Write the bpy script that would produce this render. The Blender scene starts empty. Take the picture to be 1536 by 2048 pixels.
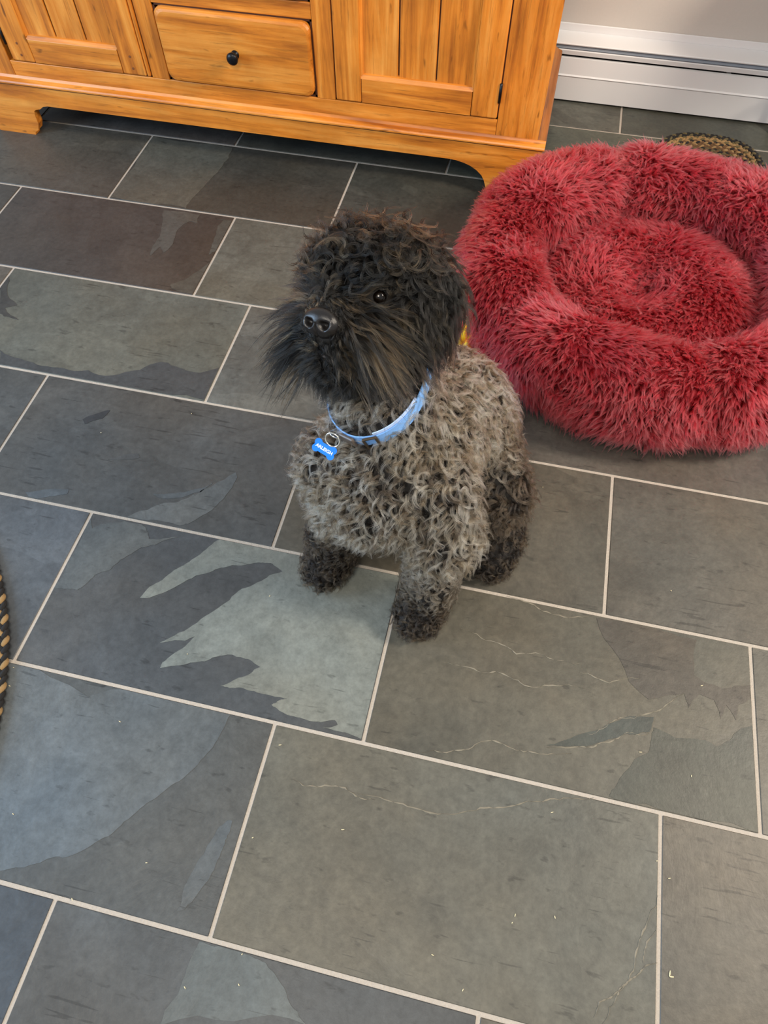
import bpy, bmesh, math, random
import numpy as np
from mathutils import Vector, Matrix

# ------------------------------------------------------------------ camera, world, lights, exposure
sc = bpy.context.scene
COL = sc.collection
CAM = np.array([0.56445, -1.76056, 1.11947])
cr, cu_, cf = ((0.97504, 0.22204, -0.00155), (-0.18897, 0.83413, 0.51922), (-0.1153, 0.50626, -0.85463))
YAW, PITCH, ROLL, FPX = -0.22391182, 1.02487027, -0.00181665, 1363.714
_f = Vector((math.sin(YAW)*math.cos(PITCH), math.cos(YAW)*math.cos(PITCH), -math.sin(PITCH)))
_r = Vector((math.cos(YAW), -math.sin(YAW), 0)); _u = _r.cross(_f)
_r2 = _r*math.cos(ROLL)+_u*math.sin(ROLL); _u2 = _u*math.cos(ROLL)-_r*math.sin(ROLL)
cam_d = bpy.data.cameras.new('camera'); cam = bpy.data.objects.new('camera', cam_d); COL.objects.link(cam)
cam_d.sensor_fit = 'VERTICAL'; cam_d.sensor_height = 36; cam_d.lens = FPX*36/2048; cam_d.clip_start = 0.02
cam.matrix_world = Matrix(((_r2.x, _u2.x, -_f.x, CAM[0]), (_r2.y, _u2.y, -_f.y, CAM[1]), (_r2.z, _u2.z, -_f.z, CAM[2]), (0, 0, 0, 1)))
sc.camera = cam
sc.view_settings.view_transform = 'Standard'; sc.view_settings.look = 'None'
sc.view_settings.gamma = 1; sc.view_settings.use_curve_mapping = False
sc.view_settings.exposure = 0.0
w = bpy.data.worlds.new('world'); sc.world = w; w.use_nodes = True
bg = w.node_tree.nodes['Background']; bg.inputs[0].default_value = (0.90, 0.96, 1.0, 1); bg.inputs[1].default_value = 0.60

def area(name, loc, target, size, size_y, power, color):
    l = bpy.data.lights.new(name, 'AREA'); l.shape = 'RECTANGLE'; l.size = size; l.size_y = size_y
    l.energy = power; l.color = color
    o = bpy.data.objects.new(name, l); COL.objects.link(o); o.location = loc
    o.rotation_euler = (Vector(target)-Vector(loc)).to_track_quat('-Z', 'Y').to_euler()
    return o
area('ceiling_lamp', (2.6, -1.0, 2.3), (0.5, -0.6, 0.1), 0.55, 0.55, 88, (1.0, 0.87, 0.72))
area('ceiling_lamp', (0.3, -2.5, 2.45), (0.2, -0.6, 0.2), 0.8, 0.8, 40, (1.0, 0.91, 0.79))
area('daylight_window', (-2.3, -1.9, 1.2), (0.2, -1.3, 0.1), 1.3, 1.3, 75, (0.50, 0.72, 1.0))
cyc = getattr(sc, 'cycles', None)
if cyc:
    cyc.max_bounces = 8; cyc.transparent_max_bounces = 8

rng = np.random.default_rng(7); random.seed(7)

# ------------------------------------------------------------------ helpers
def lin(r, g, b, a=1.0):
    f = lambda c: (c/255/12.92) if c/255 <= 0.04045 else ((c/255+0.055)/1.055)**2.4
    return (f(r), f(g), f(b), a)
def material(name):
    m = bpy.data.materials.new(name); m.use_nodes = True
    nt = m.node_tree; b = nt.nodes['Principled BSDF']
    return m, nt, b
def nd(nt, t, **kw):
    n = nt.nodes.new(t)
    for k, v in kw.items():
        if k in n.inputs.keys(): n.inputs[k].default_value = v
        else: setattr(n, k, v)
    return n
def simple(name, rgb, rough=0.5, metal=0.0, bump=0.0, scale=40, spec=0.5, vary=0.0):
    m, nt, b = material(name)
    b.inputs['Base Color'].default_value = lin(*rgb); b.inputs['Roughness'].default_value = rough
    b.inputs['Metallic'].default_value = metal; b.inputs['Specular IOR Level'].default_value = spec
    geo = nd(nt, 'ShaderNodeNewGeometry'); no = nd(nt, 'ShaderNodeTexNoise', Scale=scale, Detail=4.0)
    nt.links.new(geo.outputs['Position'], no.inputs['Vector'])
    if bump:
        bp = nd(nt, 'ShaderNodeBump', Strength=bump, Distance=0.002)
        nt.links.new(no.outputs[0], bp.inputs['Height']); nt.links.new(bp.outputs[0], b.inputs['Normal'])
    if vary:
        mx = nd(nt, 'ShaderNodeMix', data_type='RGBA')
        c = lin(*rgb)
        mx.inputs[6].default_value = tuple(x*(1-vary) for x in c[:3])+(1,); mx.inputs[7].default_value = tuple(min(1, x*(1+vary)) for x in c[:3])+(1,)
        nt.links.new(no.outputs[0], mx.inputs[0]); nt.links.new(mx.outputs[2], b.inputs['Base Color'])
    return m
def obj(name, bm, mat, parent=None, smooth=False, **props):
    me = bpy.data.meshes.new(name)
    bmesh.ops.recalc_face_normals(bm, faces=bm.faces[:])
    bm.to_mesh(me); bm.free()
    if smooth: me.polygons.foreach_set('use_smooth', [True]*len(me.polygons))
    for m in (mat if isinstance(mat, (list, tuple)) else [mat]): me.materials.append(m)
    o = bpy.data.objects.new(name, me); COL.objects.link(o)
    if parent: o.parent = parent
    for k, v in props.items(): o[k] = v
    return o
def empty(name, parent=None, **props):
    o = bpy.data.objects.new(name, None); COL.objects.link(o); o.empty_display_size = 0.05
    if parent: o.parent = parent
    for k, v in props.items(): o[k] = v
    return o
def box(x0, x1, y0, y1, z0, z1, bev=0.0, seg=2, bm=None):
    b = bmesh.new()
    vs = [b.verts.new(p) for p in ((x0,y0,z0),(x1,y0,z0),(x1,y1,z0),(x0,y1,z0),(x0,y0,z1),(x1,y0,z1),(x1,y1,z1),(x0,y1,z1))]
    for f in ((0,3,2,1),(4,5,6,7),(0,1,5,4),(1,2,6,5),(2,3,7,6),(3,0,4,7)): b.faces.new([vs[i] for i in f])
    if bev: bmesh.ops.bevel(b, geom=b.edges[:], offset=bev, segments=seg, affect='EDGES', profile=0.5)
    return merge(bm, b)
def merge(bm, b):
    if bm is None: return b
    me = bpy.data.meshes.new('tmp'); b.to_mesh(me); b.free(); bm.from_mesh(me); bpy.data.meshes.remove(me)
    return bm
def extrude_poly(pts, vec, bm=None):
    """closed 3-D outline extruded by vec"""
    b = bmesh.new(); v = Vector(vec)
    a = [b.verts.new(p) for p in pts]; c = [b.verts.new(Vector(p)+v) for p in pts]
    b.faces.new(a); b.faces.new(c[::-1])
    n = len(pts)
    for i in range(n): b.faces.new((a[i], a[(i+1) % n], c[(i+1) % n], c[i]))
    b.normal_update(); bmesh.ops.triangulate(b, faces=[f for f in b.faces if len(f.verts) > 4], ngon_method='EAR_CLIP')
    return merge(bm, b)
def tube(pts, rad, seg=8, closed=False, bm=None, flat=None):
    b = bmesh.new(); P = [Vector(p) for p in pts]; n = len(P); rings = []
    prev = None
    for i, p in enumerate(P):
        if closed: t = P[(i+1) % n]-P[(i-1) % n]
        else: t = P[min(i+1, n-1)]-P[max(i-1, 0)]
        t.normalize()
        if prev is None:
            ref = Vector((0, 0, 1)) if abs(t.z) < 0.9 else Vector((1, 0, 0)); u = t.cross(ref).normalized()
        else: u = (prev-t*prev.dot(t)).normalized()
        prev = u; v = t.cross(u); r = rad[i] if isinstance(rad, (list, tuple, np.ndarray)) else rad
        rings.append([b.verts.new(p+(u*math.cos(2*math.pi*k/seg)+v*math.sin(2*math.pi*k/seg))*r) for k in range(seg)])
    for i in range(n if closed else n-1):
        A, B = rings[i], rings[(i+1) % n]
        for k in range(seg): b.faces.new((A[k], A[(k+1) % seg], B[(k+1) % seg], B[k]))
    if not closed: b.faces.new(rings[0][::-1]); b.faces.new(rings[-1])
    return merge(bm, b)
def lathe(prof, centre, axis, seg=24, bm=None):
    b = bmesh.new(); ax = Vector(axis).normalized(); q = Vector((0, 0, 1)).rotation_difference(ax); c = Vector(centre); rings = []
    for r, h in prof:
        rings.append([b.verts.new(c+q @ Vector((r*math.cos(2*math.pi*k/seg), r*math.sin(2*math.pi*k/seg), h))) for k in range(seg)] if r > 1e-6 else [b.verts.new(c+q @ Vector((0, 0, h)))])
    for A, B in zip(rings, rings[1:]):
        for k in range(seg):
            a1, a2 = A[k % len(A)], A[(k+1) % len(A)]; b1, b2 = B[k % len(B)], B[(k+1) % len(B)]
            f = [a1]+([a2] if a2 is not a1 else [])+[b2]+([b1] if b1 is not b2 else [])
            if len(f) > 2: b.faces.new(f)
    return merge(bm, b)
def grid_mesh(V, closed_u=True, closed_v=False):
    """V: array (nu,nv,3)"""
    b = bmesh.new(); nu, nv = V.shape[:2]
    vs = [[b.verts.new(V[i, j]) for j in range(nv)] for i in range(nu)]
    for i in range(nu if closed_u else nu-1):
        for j in range(nv if closed_v else nv-1):
            b.faces.new((vs[i][j], vs[(i+1) % nu][j], vs[(i+1) % nu][(j+1) % nv], vs[i][(j+1) % nv]))
    return b

# ------------------------------------------------------------------ materials
def slate_material():
    m, nt, b = material('slate'); L = nt.links.new
    geo = nd(nt, 'ShaderNodeNewGeometry'); oi = nd(nt, 'ShaderNodeObjectInfo')
    mul = nd(nt, 'ShaderNodeVectorMath', operation='SCALE'); mul.inputs[0].default_value = (37.1, 23.7, 11.3); L(oi.outputs['Random'], mul.inputs['Scale'])
    add = nd(nt, 'ShaderNodeVectorMath', operation='ADD'); L(geo.outputs['Position'], add.inputs[0]); L(mul.outputs[0], add.inputs[1])
    # broad mottling
    n1 = nd(nt, 'ShaderNodeTexNoise', Scale=4.2, Detail=7.0, Roughness=0.62, Distortion=0.6); L(add.outputs[0], n1.inputs['Vector'])
    r1 = nd(nt, 'ShaderNodeMapRange'); r1.inputs[1].default_value = 0.3; r1.inputs[2].default_value = 0.7; r1.inputs[3].default_value = 0.80; r1.inputs[4].default_value = 1.2; L(n1.outputs[0], r1.inputs[0])
    # cleft layers: stretched noise cut hard
    mp = nd(nt, 'ShaderNodeMapping'); mp.inputs['Scale'].default_value = (2.2, 4.6, 3); mp.inputs['Rotation'].default_value = (0, 0, 0.75); L(add.outputs[0], mp.inputs['Vector'])
    n2 = nd(nt, 'ShaderNodeTexNoise', Scale=1.0, Detail=5.0, Roughness=0.5, Distortion=0.9); L(mp.outputs[0], n2.inputs['Vector'])
    r2 = nd(nt, 'ShaderNodeMapRange'); r2.inputs[1].default_value = 0.575; r2.inputs[2].default_value = 0.59; L(n2.outputs[0], r2.inputs[0])
    amt = nd(nt, 'ShaderNodeMath', operation='MULTIPLY'); L(r2.outputs[0], amt.inputs[0]); L(oi.outputs['Alpha'], amt.inputs[1])
    lay = nd(nt, 'ShaderNodeMath', operation='MULTIPLY_ADD'); L(amt.outputs[0], lay.inputs[0]); lay.inputs[1].default_value = 0.38; lay.inputs[2].default_value = 1.0
    # fine grain + dark flecks
    n3 = nd(nt, 'ShaderNodeTexNoise', Scale=85.0, Detail=5.0, Roughness=0.7); L(add.outputs[0], n3.inputs['Vector'])
    r3 = nd(nt, 'ShaderNodeMapRange'); r3.inputs[1].default_value = 0.3; r3.inputs[2].default_value = 0.7; r3.inputs[3].default_value = 0.80; r3.inputs[4].default_value = 1.18; L(n3.outputs[0], r3.inputs[0])
    mp4 = nd(nt, 'ShaderNodeMapping'); mp4.inputs['Scale'].default_value = (26, 70, 40); mp4.inputs['Rotation'].default_value = (0, 0, 0.35); L(add.outputs[0], mp4.inputs['Vector'])
    n4 = nd(nt, 'ShaderNodeTexNoise', Scale=1.0, Detail=3.0, Roughness=0.6); L(mp4.outputs[0], n4.inputs['Vector'])
    r4 = nd(nt, 'ShaderNodeMapRange'); r4.inputs[1].default_value = 0.64; r4.inputs[2].default_value = 0.72; r4.inputs[3].default_value = 1.0; r4.inputs[4].default_value = 0.62; L(n4.outputs[0], r4.inputs[0])
    mp7 = nd(nt, 'ShaderNodeMapping'); mp7.inputs['Scale'].default_value = (14, 150, 40); mp7.inputs['Rotation'].default_value = (0, 0, -0.28); L(add.outputs[0], mp7.inputs['Vector'])
    n7 = nd(nt, 'ShaderNodeTexNoise', Scale=1.0, Detail=2.0, Distortion=0.4); L(mp7.outputs[0], n7.inputs['Vector'])
    n8 = nd(nt, 'ShaderNodeTexNoise', Scale=7.0, Detail=2.0); L(add.outputs[0], n8.inputs['Vector'])
    s8 = nd(nt, 'ShaderNodeMath', operation='MULTIPLY_ADD'); L(n8.outputs[0], s8.inputs[0]); s8.inputs[1].default_value = 0.55; L(n7.outputs[0], s8.inputs[2])
    r7 = nd(nt, 'ShaderNodeMapRange'); r7.inputs[1].default_value = 0.985; r7.inputs[2].default_value = 1.03; r7.inputs[3].default_value = 1.0; r7.inputs[4].default_value = 0.6; L(s8.outputs[0], r7.inputs[0])
    n9 = nd(nt, 'ShaderNodeTexNoise', Scale=17.0, Detail=8.0, Roughness=0.72, Distortion=0.8); L(add.outputs[0], n9.inputs['Vector'])
    r9 = nd(nt, 'ShaderNodeMapRange'); r9.inputs[1].default_value = 0.32; r9.inputs[2].default_value = 0.68; r9.inputs[3].default_value = 0.82; r9.inputs[4].default_value = 1.17; L(n9.outputs[0], r9.inputs[0])
    prev = r1.outputs[0]
    for s in (lay.outputs[0], r3.outputs[0], r4.outputs[0], r7.outputs[0], r9.outputs[0]):
        k = nd(nt, 'ShaderNodeMath', operation='MULTIPLY'); L(prev, k.inputs[0]); L(s, k.inputs[1]); prev = k.outputs[0]
    # hue drift: slightly rusty / slightly green
    n5 = nd(nt, 'ShaderNodeTexNoise', Scale=2.6, Detail=4.0); L(add.outputs[0], n5.inputs['Vector'])
    mx = nd(nt, 'ShaderNodeMix', data_type='RGBA'); mx.inputs[6].default_value = (0.93, 1.0, 1.05, 1); mx.inputs[7].default_value = (1.07, 1.0, 0.90, 1)
    r5 = nd(nt, 'ShaderNodeMapRange'); r5.inputs[1].default_value = 0.35; r5.inputs[2].default_value = 0.65; L(n5.outputs[0], r5.inputs[0]); L(r5.outputs[0], mx.inputs[0])
    c1 = nd(nt, 'ShaderNodeVectorMath', operation='MULTIPLY'); L(oi.outputs['Color'], c1.inputs[0]); L(mx.outputs[2], c1.inputs[1])
    c2 = nd(nt, 'ShaderNodeVectorMath', operation='SCALE'); L(c1.outputs[0], c2.inputs[0]); L(prev, c2.inputs['Scale'])
    L(c2.outputs[0], b.inputs['Base Color'])
    hh = nd(nt, 'ShaderNodeMath', operation='MULTIPLY_ADD'); L(amt.outputs[0], hh.inputs[0]); hh.inputs[1].default_value = 0.5; L(n3.outputs[0], hh.inputs[2])
    bp = nd(nt, 'ShaderNodeBump', Strength=0.35, Distance=0.0012); L(hh.outputs[0], bp.inputs['Height'])
    bp2 = nd(nt, 'ShaderNodeBump', Strength=0.25, Distance=0.01); L(n1.outputs[0], bp2.inputs['Height']); L(bp.outputs[0], bp2.inputs['Normal'])
    L(bp2.outputs[0], b.inputs['Normal'])
    r6 = nd(nt, 'ShaderNodeMapRange'); r6.inputs[3].default_value = 0.36; r6.inputs[4].default_value = 0.6; L(n1.outputs[0], r6.inputs[0]); L(r6.outputs[0], b.inputs['Roughness'])
    b.inputs['Specular IOR Level'].default_value = 0.45
    return m
SLATE = slate_material()
GROUT = simple('grout', (172, 163, 152), 0.95, bump=0.6, scale=400, vary=0.18)

def wood_material(name, axis, dark=1.0):
    m, nt, b = material(name); L = nt.links.new
    geo = nd(nt, 'ShaderNodeNewGeometry'); oi = nd(nt, 'ShaderNodeObjectInfo')
    mul = nd(nt, 'ShaderNodeVectorMath', operation='SCALE'); mul.inputs[0].default_value = (5.1, 3.7, 4.3); L(oi.outputs['Random'], mul.inputs['Scale'])
    add = nd(nt, 'ShaderNodeVectorMath', operation='ADD'); L(geo.outputs['Position'], add.inputs[0]); L(mul.outputs[0], add.inputs[1])
    sc_ = [34.0, 34.0, 34.0]; sc_[axis] = 2.4
    mp = nd(nt, 'ShaderNodeMapping'); mp.inputs['Scale'].default_value = sc_; L(add.outputs[0], mp.inputs['Vector'])
    n1 = nd(nt, 'ShaderNodeTexNoise', Scale=1.0, Detail=6.0, Roughness=0.6, Distortion=0.5); L(mp.outputs[0], n1.inputs['Vector'])
    s2 = [190.0, 190.0, 190.0]; s2[axis] = 9
    mp2 = nd(nt, 'ShaderNodeMapping'); mp2.inputs['Scale'].default_value = s2; L(add.outputs[0], mp2.inputs['Vector'])
    n2 = nd(nt, 'ShaderNodeTexNoise', Scale=1.0, Detail=4.0, Roughness=0.65); L(mp2.outputs[0], n2.inputs['Vector'])
    ramp = nd(nt, 'ShaderNodeValToRGB'); e = ramp.color_ramp.elements
    e[0].position = 0.28; e[0].color = lin(140*dark, 70*dark, 16*dark); e[1].position = 0.72; e[1].color = lin(228*dark, 154*dark, 68*dark)
    k = e.new(0.5); k.color = lin(204*dark, 121*dark, 36*dark)
    L(n1.outputs[0], ramp.inputs[0])
    # pores
    r2 = nd(nt, 'ShaderNodeMapRange'); r2.inputs[1].default_value = 0.56; r2.inputs[2].default_value = 0.74; r2.inputs[3].default_value = 1.06; r2.inputs[4].default_value = 0.55; L(n2.outputs[0], r2.inputs[0])
    # worn blotches of darker stain
    n3 = nd(nt, 'ShaderNodeTexNoise', Scale=7.0, Detail=5.0, Roughness=0.6); L(add.outputs[0], n3.inputs['Vector'])
    r3 = nd(nt, 'ShaderNodeMapRange'); r3.inputs[1].default_value = 0.35; r3.inputs[2].default_value = 0.7; r3.inputs[3].default_value = 1.1; r3.inputs[4].default_value = 0.8; L(n3.outputs[0], r3.inputs[0])
    # distressing marks
    s4 = [60.0, 60.0, 60.0]; s4[axis] = 17
    mp4 = nd(nt, 'ShaderNodeMapping'); mp4.inputs['Scale'].default_value = s4; L(add.outputs[0], mp4.inputs['Vector'])
    n4 = nd(nt, 'ShaderNodeTexNoise', Scale=1.0, Detail=2.0); L(mp4.outputs[0], n4.inputs['Vector'])
    r4 = nd(nt, 'ShaderNodeMapRange'); r4.inputs[1].default_value = 0.68; r4.inputs[2].default_value = 0.76; r4.inputs[3].default_value = 1.0; r4.inputs[4].default_value = 0.45; L(n4.outputs[0], r4.inputs[0])
    p = r2.outputs[0]
    for s in (r3.outputs[0], r4.outputs[0]):
        q = nd(nt, 'ShaderNodeMath', operation='MULTIPLY'); L(p, q.inputs[0]); L(s, q.inputs[1]); p = q.outputs[0]
    c = nd(nt, 'ShaderNodeVectorMath', operation='SCALE'); L(ramp.outputs[0], c.inputs[0]); L(p, c.inputs['Scale']); L(c.outputs[0], b.inputs['Base Color'])
    b.inputs['Roughness'].default_value = 0.38; b.inputs['Specular IOR Level'].default_value = 0.5
    bp = nd(nt, 'ShaderNodeBump', Strength=0.25, Distance=0.0015); L(n2.outputs[0], bp.inputs['Height']); L(bp.outputs[0], b.inputs['Normal'])
    return m
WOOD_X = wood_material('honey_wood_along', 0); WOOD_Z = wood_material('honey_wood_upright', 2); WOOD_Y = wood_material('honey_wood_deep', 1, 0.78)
GLAZE = simple('dark_glaze', (72, 36, 12), 0.5, bump=0.2)
INSIDE = simple('dark_cabinet_inside', (40, 22, 10), 0.8)
WHITE = simple('white_enamel', (226, 227, 228), 0.35, bump=0.05, scale=20)
SHADED_ENAMEL = simple('shaded_enamel', (132, 142, 156), 0.3)  # white enamel in shade: the blue-grey shadow is put into the colour
BLACK_IRON = simple('black_iron', (26, 27, 30), 0.32, metal=0.6, bump=0.3, scale=200)
WALLM = simple('wall_paint', (198, 193, 186), 0.8, bump=0.1, scale=150, vary=0.03)

def fur_material(name, rough=0.35, rr=0.4, ior=1.45):
    m = bpy.data.materials.new(name); m.use_nodes = True; nt = m.node_tree; nt.nodes.clear()
    out = nd(nt, 'ShaderNodeOutputMaterial'); h = nd(nt, 'ShaderNodeBsdfHairPrincipled'); a = nd(nt, 'ShaderNodeAttribute', attribute_name='col')
    h.parametrization = 'COLOR'; h.inputs['Roughness'].default_value = rough; h.inputs['Radial Roughness'].default_value = rr
    h.inputs['Coat'].default_value = 0.0; h.inputs['IOR'].default_value = ior
    nt.links.new(a.outputs['Color'], h.inputs['Color']); nt.links.new(h.outputs[0], out.inputs[0])
    return m

# ------------------------------------------------------------------ fur
def norm(a): return a/np.maximum(np.linalg.norm(a, axis=-1, keepdims=True), 1e-9)
def sample_mesh(V, F, n, rg, dens=None):
    """n points on triangles F of V: positions, face index"""
    A, B, C = V[F[:, 0]], V[F[:, 1]], V[F[:, 2]]
    ar = np.linalg.norm(np.cross(B-A, C-A), axis=1)
    if dens is not None: ar = ar*dens
    idx = np.searchsorted(np.cumsum(ar)/ar.sum(), rg.random(n)); idx = np.minimum(idx, len(F)-1)
    r1 = np.sqrt(rg.random(n)); r2 = rg.random(n)
    return A[idx]*(1-r1)[:, None]+B[idx]*(r1*(1-r2))[:, None]+C[idx]*(r1*r2)[:, None], idx
def fur(name, parent, mat, P, N, D, L, lift, curl, turns, ns, rootr, tipr, thick, c0, c1, npts, grav, rg, push=None, wav=0.0, bend=0.3, ramp=(0.15, 0.85), avoid=(), **props):
    """locks of ns strands: P root, N normal, D combing direction, L length; helix curl radius and turns per lock"""
    n = len(P); f32 = np.float32
    b = lambda x: np.broadcast_to(np.asarray(x, dtype=float), (n,))
    L, lift, curl, turns, grav, rootr, tipr = map(b, (L, lift, curl, turns, grav, rootr, tipr))
    a = norm(N*lift[:, None]+D*(1-lift)[:, None]+rg.normal(0, 0.12, (n, 3)))
    u = norm(np.cross(a, rg.normal(0, 1, (n, 3)))); v = np.cross(a, u)
    t = np.linspace(0, 1, npts)[None, None, :]*(0.72+0.33*rg.random((n, ns, 1)))
    e = lambda x: x[:, None, None]
    ph = rg.random(n)*6.283
    ang = e(turns*6.283)*t+e(ph)+rg.normal(0, 0.25, (n, ns, 1))
    amp = e(curl)*np.clip(t*3, 0, 1)
    q = np.sqrt(rg.random((n, ns, 1))); th = rg.random((n, ns, 1))*6.283
    rad = e(rootr)*(1-t)+e(tipr)*t
    cu = amp*np.cos(ang)+q*np.cos(th)*rad; cv = amp*np.sin(ang)+q*np.sin(th)*rad
    if wav:
        cu = cu+wav*np.sin(t*9+rg.random((n, ns, 1))*6.28)*t
    E = lambda x: x[:, None, None, :]
    pts = E(P)+E(a)*(e(L)*t)[..., None]+E(D)*(e(L)*bend*t*t)[..., None]+E(u)*cu[..., None]+E(v)*cv[..., None]
    pts[..., 2] -= e(grav*L)*t*t
    pts = pts.reshape(n*ns, npts, 3)
    if push is not None:
        sh = pts.shape; pts = push(pts.reshape(-1, 3)).reshape(sh)
    pts[..., 2] = np.maximum(pts[..., 2], 0.0012)
    ok = np.ones(len(pts), bool)
    for c_, x_, r_ in avoid:
        q_ = pts-c_; al = q_@x_; ok &= ~((np.linalg.norm(q_-al[..., None]*x_, axis=-1) < r_+0.08*np.maximum(al, 0)) & (al > -0.004)).any(1)
    tt = np.broadcast_to(np.linspace(0, 1, npts)[None, :, None], (n*ns, npts, 1))
    c0 = np.repeat(np.broadcast_to(c0, (n, 3)), ns, 0)[:, None, :]; c1 = np.repeat(np.broadcast_to(c1, (n, 3)), ns, 0)[:, None, :]
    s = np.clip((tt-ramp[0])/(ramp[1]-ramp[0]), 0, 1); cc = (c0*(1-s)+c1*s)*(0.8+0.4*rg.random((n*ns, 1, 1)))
    pts, cc, tt = pts[ok], cc[ok], tt[ok]; m_ = len(pts)
    cu_d = bpy.data.hair_curves.new(name); cu_d.add_curves([npts]*m_)
    cu_d.attributes['position'].data.foreach_set('vector', pts.astype(f32).ravel())
    ra = cu_d.attributes.get('radius') or cu_d.attributes.new('radius', 'FLOAT', 'POINT')
    ra.data.foreach_set('value', np.broadcast_to(thick*(1-0.75*tt[..., 0]**1.5), (m_, npts)).astype(f32).ravel())
    ca = cu_d.attributes.new('col', 'FLOAT_COLOR', 'POINT')
    col = np.ones((m_, npts, 4), f32); col[..., :3] = np.clip(cc, 0.002, 0.95); ca.data.foreach_set('color', col.ravel())
    cu_d.materials.append(mat)
    o = bpy.data.objects.new(name, cu_d); COL.objects.link(o)
    if parent: o.parent = parent
    for k, x in props.items(): o[k] = x
    return o
def mesh_arrays(o):
    me = o.data; me.calc_loop_triangles()
    V = np.empty(len(me.vertices)*3, np.float32); me.vertices.foreach_get('co', V); V = V.reshape(-1, 3).astype(float)
    F = np.empty(len(me.loop_triangles)*3, np.int32); me.loop_triangles.foreach_get('vertices', F); F = F.reshape(-1, 3)
    return V, F

# ------------------------------------------------------------------ floor of slate tiles
TW, TL, JT = 0.305, 0.61, 0.0060
PHASE = {-2: 0.187, -1: -0.2711, 0: -0.5211, 1: -0.7725, 2: -0.6292, 3: -0.3820, 4: -0.1343, 5: 0.3299, 6: 0.0982, 7: -0.15}
floor = obj('floor', box(-2.2, 2.6, -2.9, 0.5, -0.03, -0.0016), GROUT, kind='structure')
TONE = {(0, 0): (78, 75, 70), (0, -1): (92, 87, 80), (0, 1): (82, 80, 74), (0, 2): (80, 79, 77), (1, 0): (78, 71, 67), (1, 1): (108, 107, 100), (1, -1): (80, 76, 72),
        (2, 0): (106, 106, 99), (2, 1): (106, 103, 97), (2, -1): (96, 90, 84), (3, -1): (84, 86, 88), (3, 0): (92, 91, 90), (3, 1): (100, 95, 86), (3, 2): (104, 97, 88),
        (4, -1): (92, 95, 100), (4, 0): (84, 85, 87), (4, 1): (104, 99, 88), (4, 2): (104, 100, 92), (5, -1): (90, 92, 93), (5, 0): (108, 104, 94), (5, 1): (108, 101, 91),
        (6, -1): (78, 84, 92), (6, 0): (84, 84, 84), (6, 1): (106, 99, 89), (6, 2): (104, 98, 89)}
TILES = {}
LAYERS = {}
trg = np.random.default_rng(21)
for s in range(-2, 8):
    for j in range(-4, 6):
        x0 = PHASE[s]+j*TL+JT/2; x1 = x0+TL-JT; y1 = -s*TW-JT/2; y0 = y1-TW+JT
        if s == -2: y1 = min(y1, 0.495)
        if x1 < -2.1 or x0 > 2.5: continue
        b = box(x0, x1, y0, y1, -0.009, 0.0, 0.0009, 1)
        o = obj('tile', b, SLATE, floor)
        t = TONE.get((s, j)) or tuple(int(v) for v in np.array((97, 94, 88))+trg.integers(-9, 10)+trg.integers(-3, 4, 3))
        c = [v*k for v, k in zip(lin(*t), (0.575, 0.595, 0.60))]; o.color = (c[0], c[1], c[2], 0.0 if (s, j) in ((5, 0), (4, 1), (4, 0), (5, 1)) else float(trg.uniform(0.2, 0.7)))
        TILES[(s, j)] = (o, x0, x1, y0, y1)
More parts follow.
